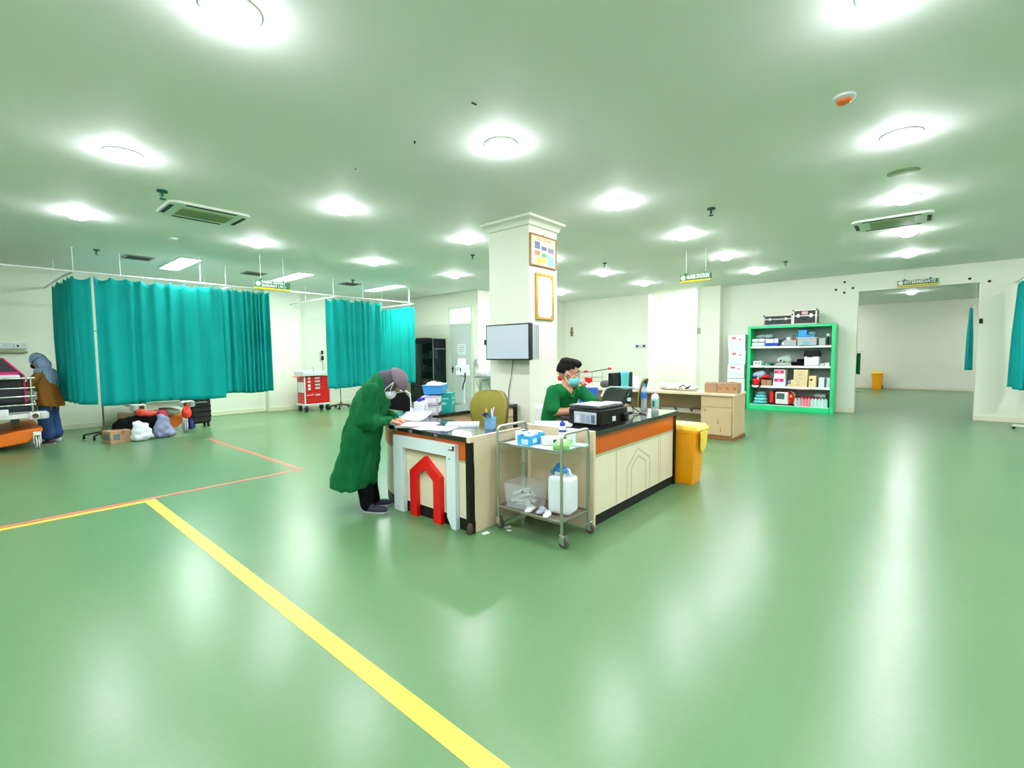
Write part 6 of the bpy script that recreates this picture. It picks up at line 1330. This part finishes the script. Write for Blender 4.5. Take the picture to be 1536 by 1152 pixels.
# --- seated man in green scrubs
mo = V(3.94, 2.90, 0)
mn_ = thing('person', 'seated man in green scrubs and cyan mask typing behind the counter', 'person', mo)
def W(x, y, z): return V(x + 0.10, y - 0.02, z) - mo
fa = math.radians(252); FC = V(math.cos(fa), math.sin(fa), 0); LC = V(-FC.y, FC.x, 0)     # chest facing, his left
ha = math.radians(292); FH = V(math.cos(ha), math.sin(ha), -0.22)
neck = W(3.905, 2.735, 1.105)
s_h = 1.13
hc = neck + V(FH.x, FH.y, 0) * 0.03 + V(0, 0, 0.125)
B = MB()
P_, R_ = head(B, hc, FH, V(FH.x * 0.22, FH.y * 0.22, 1), s_h)
B.chain([(neck + V(0, 0, -0.03), 0.066), (hc + V(0, 0, -0.07), 0.062)])
hip = W(3.96, 2.93, 0.55)
B.chain([(hip, 0.14), (W(3.97, 2.93, 0.75), 0.11), (neck - FC * 0.04 + V(0, 0, -0.14), 0.105), (neck - FC * 0.01 + V(0, 0, -0.05), 0.075)])
shR = neck - LC * 0.18 + V(0, 0, -0.055); shL = neck + LC * 0.18 + V(0, 0, -0.055)
elR, wrR = W(3.70, 2.735, 0.845), W(3.775, 2.515, 0.862)
elL, wrL = W(4.04, 2.47, 0.90), W(3.93, 2.37, 0.862)
B.chain([(shR, 0.058), (elR, 0.045), (wrR, 0.030)])
B.chain([(shL, 0.058), (elL, 0.045), (wrL, 0.030)])
hand(B, wrR, W(3.83, 2.43, 0.84) - wrR, V(0, 0, 1), V(0.6, 0.6, 0), 1.0, 0.32)
hand(B, wrL, W(3.86, 2.40, 0.84) - wrL, V(0, 0, 1), V(-0.6, 0.6, 0), 1.0, 0.32)
for q in (-1, 1):
    kn = hip + FC * 0.42 + LC * q * 0.12 + V(0, 0, -0.05)
    B.chain([(hip + LC * q * 0.10 + V(0, 0, -0.03), 0.09), (kn, 0.065), (V(kn.x, kn.y, 0.1) + FC * 0.02, 0.042)])
link('body', remesh(B, 0.0065, 'body', 3), SKIN, mn_, ang=180)
S_ = MB()
def tring(z, cx, a, b): return ering(W(3.955, 2.90, 0) + V(0, 0, z) + FC * cx, FC, LC, a, b, 48, 0.015, 7, z * 5)
S_.ring_loft([tring(0.46, 0.0, 0.16, 0.20), tring(0.6, 0.0, 0.155, 0.19), tring(0.78, 0.02, 0.145, 0.185), tring(0.92, 0.09, 0.14, 0.195), tring(1.0, 0.13, 0.135, 0.205), tring(1.055, 0.15, 0.115, 0.195), tring(1.09, 0.16, 0.09, 0.14), tring(1.115, 0.165, 0.075, 0.095)])
for a_, e_, q in ((shR, elR, -1), (shL, elL, 1)):
    S_.chain([(a_ + V(0, 0, -0.005), 0.068), (a_.lerp(e_, 0.5), 0.068), (a_.lerp(e_, 0.86), 0.070)])
me = remesh(S_, 0.009, 'shirt', 4, fold_noise(0.014, 12))
bm_ = bmesh.new(); bm_.from_mesh(me)          # cut the V neck
def in_v(p):
    d = p - (neck + FC * 0.10 + V(0, 0, -0.03)); f = d.dot(FC); l = d.dot(LC); z = d.z
    return f > -0.09 and z > -0.085 and abs(l) < 0.008 + (z + 0.085) * 0.62
bmesh.ops.delete(bm_, geom=[v for v in bm_.verts if in_v(v.co)], context='VERTS')
bm_.to_mesh(me); bm_.free()
link('scrub_top', me, SCRUB, mn_, ang=180)
ck = MB()
ck.chain([(neck + FC * 0.0 + V(0, 0, -0.02), 0.068), (neck + FC * 0.005 + V(0, 0, -0.07), 0.078)])
link('chest_skin', remesh(ck, 0.009, 'chest', 3), SKIN, mn_, ang=180)
vtip = neck + FC * 0.108 + V(0, 0, -0.122)
for q in (-1, 1): MB().tube([neck - FC * 0.02 + LC * q * 0.085 + V(0, 0, 0.005), neck + FC * 0.06 + LC * q * 0.066 + V(0, 0, -0.03), neck + FC * 0.092 + LC * q * 0.036 + V(0, 0, -0.075), vtip], 0.010, 8).done('collar', SCRUB, mn_)
MB().tube([neck + FC * 0.125 - LC * 0.10 + V(0, 0, -0.222), neck + FC * 0.14 - LC * 0.045 + V(0, 0, -0.218), neck + FC * 0.145 + LC * 0.01 + V(0, 0, -0.212)], 0.0035, 6).done('name_stitch', mat('yellow_stitch', '#C9C23A', 0.6), mn_)
TR = MB()
for q in (-1, 1):
    kn = hip + FC * 0.42 + LC * q * 0.12 + V(0, 0, -0.05)
    TR.chain([(hip + LC * q * 0.10 + V(0, 0, -0.03), 0.11), (kn, 0.085), (V(kn.x, kn.y, 0.12) + FC * 0.02, 0.065)])
link('trousers', remesh(TR, 0.014, 'trousers', 4), SCRUB, mn_, ang=180)
for q in (-1, 1):
    kn = hip + FC * 0.44 + LC * q * 0.12
    shoe(V(kn.x, kn.y, 0), FC, mn_, BLACK)
def mhair(az):
    a = abs((az + math.pi) % (2 * math.pi) - math.pi)     # 0 front .. pi back
    return 0.50 if a < 0.9 else (0.22 if a < 1.3 else (0.05 if a < 1.7 else -0.30))
hm = cap(P_, s_h, mhair, r=(0.106, 0.083, 0.108), off=(-0.014, 0, 0.022), nu=48, nv=14, jit=0.012).done('hair', HAIR, mn_, solid=0.008, ang=180)
tp = MB(); tp.ell(P_(0.015, 0, 0.098), (0.083 * s_h, 0.068 * s_h, 0.036 * s_h), R_).ell(P_(-0.03, 0, 0.085), (0.08 * s_h, 0.076 * s_h, 0.048 * s_h), R_).ell(P_(0.055, 0, 0.085), (0.038 * s_h, 0.06 * s_h, 0.028 * s_h), R_)
from mathutils import noise as mn
link('hair_top', remesh(tp, 0.008, 'hair_top', 2, lambda c, n: 0.006 * mn.noise(c * 60)), HAIR, mn_, ang=180)
MB().ell(P_(0.050, 0, -0.062), (0.060 * s_h, 0.066 * s_h, 0.058 * s_h), R_).done('face_mask', MASKC, mn_, ang=180)
for q in (-1, 1): MB().tube([P_(0.05, q * 0.062, -0.03), P_(0.02, q * 0.078, -0.005), P_(-0.01, q * 0.088, 0.012)], 0.0035, 6).tube([P_(0.035, q * 0.062, -0.09), P_(0.005, q * 0.082, -0.06), P_(-0.014, q * 0.088, -0.035)], 0.0035, 6).done('mask_strap', STRAP, mn_)
face_bits(P_, R_, mn_, s_h)

# --- woman in blue headscarf beside the left bed; local x = facing
wa = math.radians(148)
wm = thing('person', 'woman in grey blue headscarf, brown jacket and jeans beside the left bed', 'person', (0.80, 10.95, 0), wa)
B = MB()
P_, R_ = head(B, V(0.09, 0, 1.375), V(0.9, 0, -0.42), V(0.42, 0, 0.9), 0.97)
B.chain([(V(0.01, 0, 1.20), 0.06), (V(0.06, 0, 1.30), 0.055)])
B.chain([(V(-0.03, 0, 0.80), 0.12), (V(-0.01, 0, 1.0), 0.11), (V(0.0, 0, 1.12), 0.10)])
for q in (-1, 1):
    B.chain([(V(-0.06, q * 0.09, 0.78), 0.09), (V(-0.01, q * 0.09, 0.42), 0.06), (V(-0.04, q * 0.09, 0.08), 0.04)])
    el, wr_ = V(0.12, q * 0.2, 0.95), V(0.36, q * 0.13, 0.93)
    B.chain([(V(0.01, q * 0.16, 1.13), 0.052), (el, 0.043), (wr_, 0.029)])
    hand(B, wr_, V(1, -q * 0.1, -0.3), V(0.2, 0, 1), V(0, -q, 0), 0.95, 0.4)
link('body', remesh(B, 0.009, 'body', 3), SKIN, wm, ang=180)
J = MB()
J.ring_loft([ering(V(c, 0, z), V(math.cos(tl), 0, -math.sin(tl)), Y_ax, a, b, 40, 0.02, 7, z * 4) for z, c, a, b, tl in ((0.64, -0.06, 0.165, 0.21, -0.1), (0.78, -0.04, 0.155, 0.20, 0), (0.92, -0.01, 0.145, 0.19, 0.1), (1.04, 0.0, 0.14, 0.19, 0.15), (1.14, 0.01, 0.115, 0.18, 0.25), (1.21, 0.02, 0.07, 0.12, 0.3))])
for q in (-1, 1): J.chain([(V(0.01, q * 0.165, 1.13), 0.072), (V(0.12, q * 0.2, 0.955), 0.066), (V(0.33, q * 0.14, 0.935), 0.045)])
link('jacket', remesh(J, 0.013, 'jacket', 3, fold_noise(0.018, 10)), mat('brown_jacket', '#8A5A14', 0.8, vary=0.12), wm, ang=180)
TR = MB()
for q in (-1, 1): TR.chain([(V(-0.03, q * 0.085, 0.72), 0.09), (V(-0.01, q * 0.095, 0.42), 0.088), (V(-0.04, q * 0.1, 0.16), 0.098)])
link('jeans', remesh(TR, 0.014, 'jeans', 3, fold_noise(0.014, 14)), JEANS, wm, ang=180)
SC = mat('blue_grey_scarf', '#7E9BB5', 0.8, vary=0.12, vscale=8)
H = MB()
H.ell(P_(-0.035, 0, 0.015), (0.11, 0.10, 0.118), R_).ell(P_(-0.06, 0, -0.09), (0.095, 0.11, 0.10), R_).ell(V(-0.01, 0, 1.19), (0.12, 0.17, 0.09)).ell(V(-0.08, 0.0, 1.10), (0.08, 0.15, 0.16)).ell(V(0.07, 0, 1.18), (0.06, 0.10, 0.09))
link('headscarf', remesh(H, 0.012, 'scarf', 3, fold_noise(0.014, 16)), SC, wm, ang=180)
MB().ell(P_(0.066, 0, -0.055), (0.05, 0.06, 0.05), R_).done('face_mask', BLACK, wm, ang=180)
for q in (-1, 1): MB().tube([P_(0.06, q * 0.055, -0.03), P_(0.0, q * 0.105, 0.0), P_(-0.1, q * 0.09, 0.03)], 0.006, 6).done('mask_strap', BLACK, wm)
face_bits(P_, R_, wm, 0.97)
for q in (-1, 1): shoe(V(-0.06, q * 0.1, 0), V(1, q * 0.1, 0), wm, mat('brown_sandal', '#3A2A22', 0.6) if q == 1 else mat('pale_slipper', '#B9C4C2', 0.6))
sb = thing('shoulder_bag', 'grey shoulder bag worn by the woman in the headscarf', 'bag', (0.80, 10.95, 0), wa)
MB().box(-0.02, 0.22, 0.225, 0.30, 0.75, 0.90).done('bag_body', mat('grey_leather', '#9A9C90', 0.5), sb, bev=0.03, seg=3)
MB().tube([(0.0, 0.26, 0.89), (-0.04, 0.235, 1.05), (-0.05, 0.13, 1.23), (0.0, -0.05, 1.27)], 0.009, 6).done('strap', mat('brown_strap', '#5A4A2A', 0.6), sb)
MB().ell((-0.0, 0.275, 0.89), (0.012, 0.012, 0.012)).done('buckle', CHROME, sb)
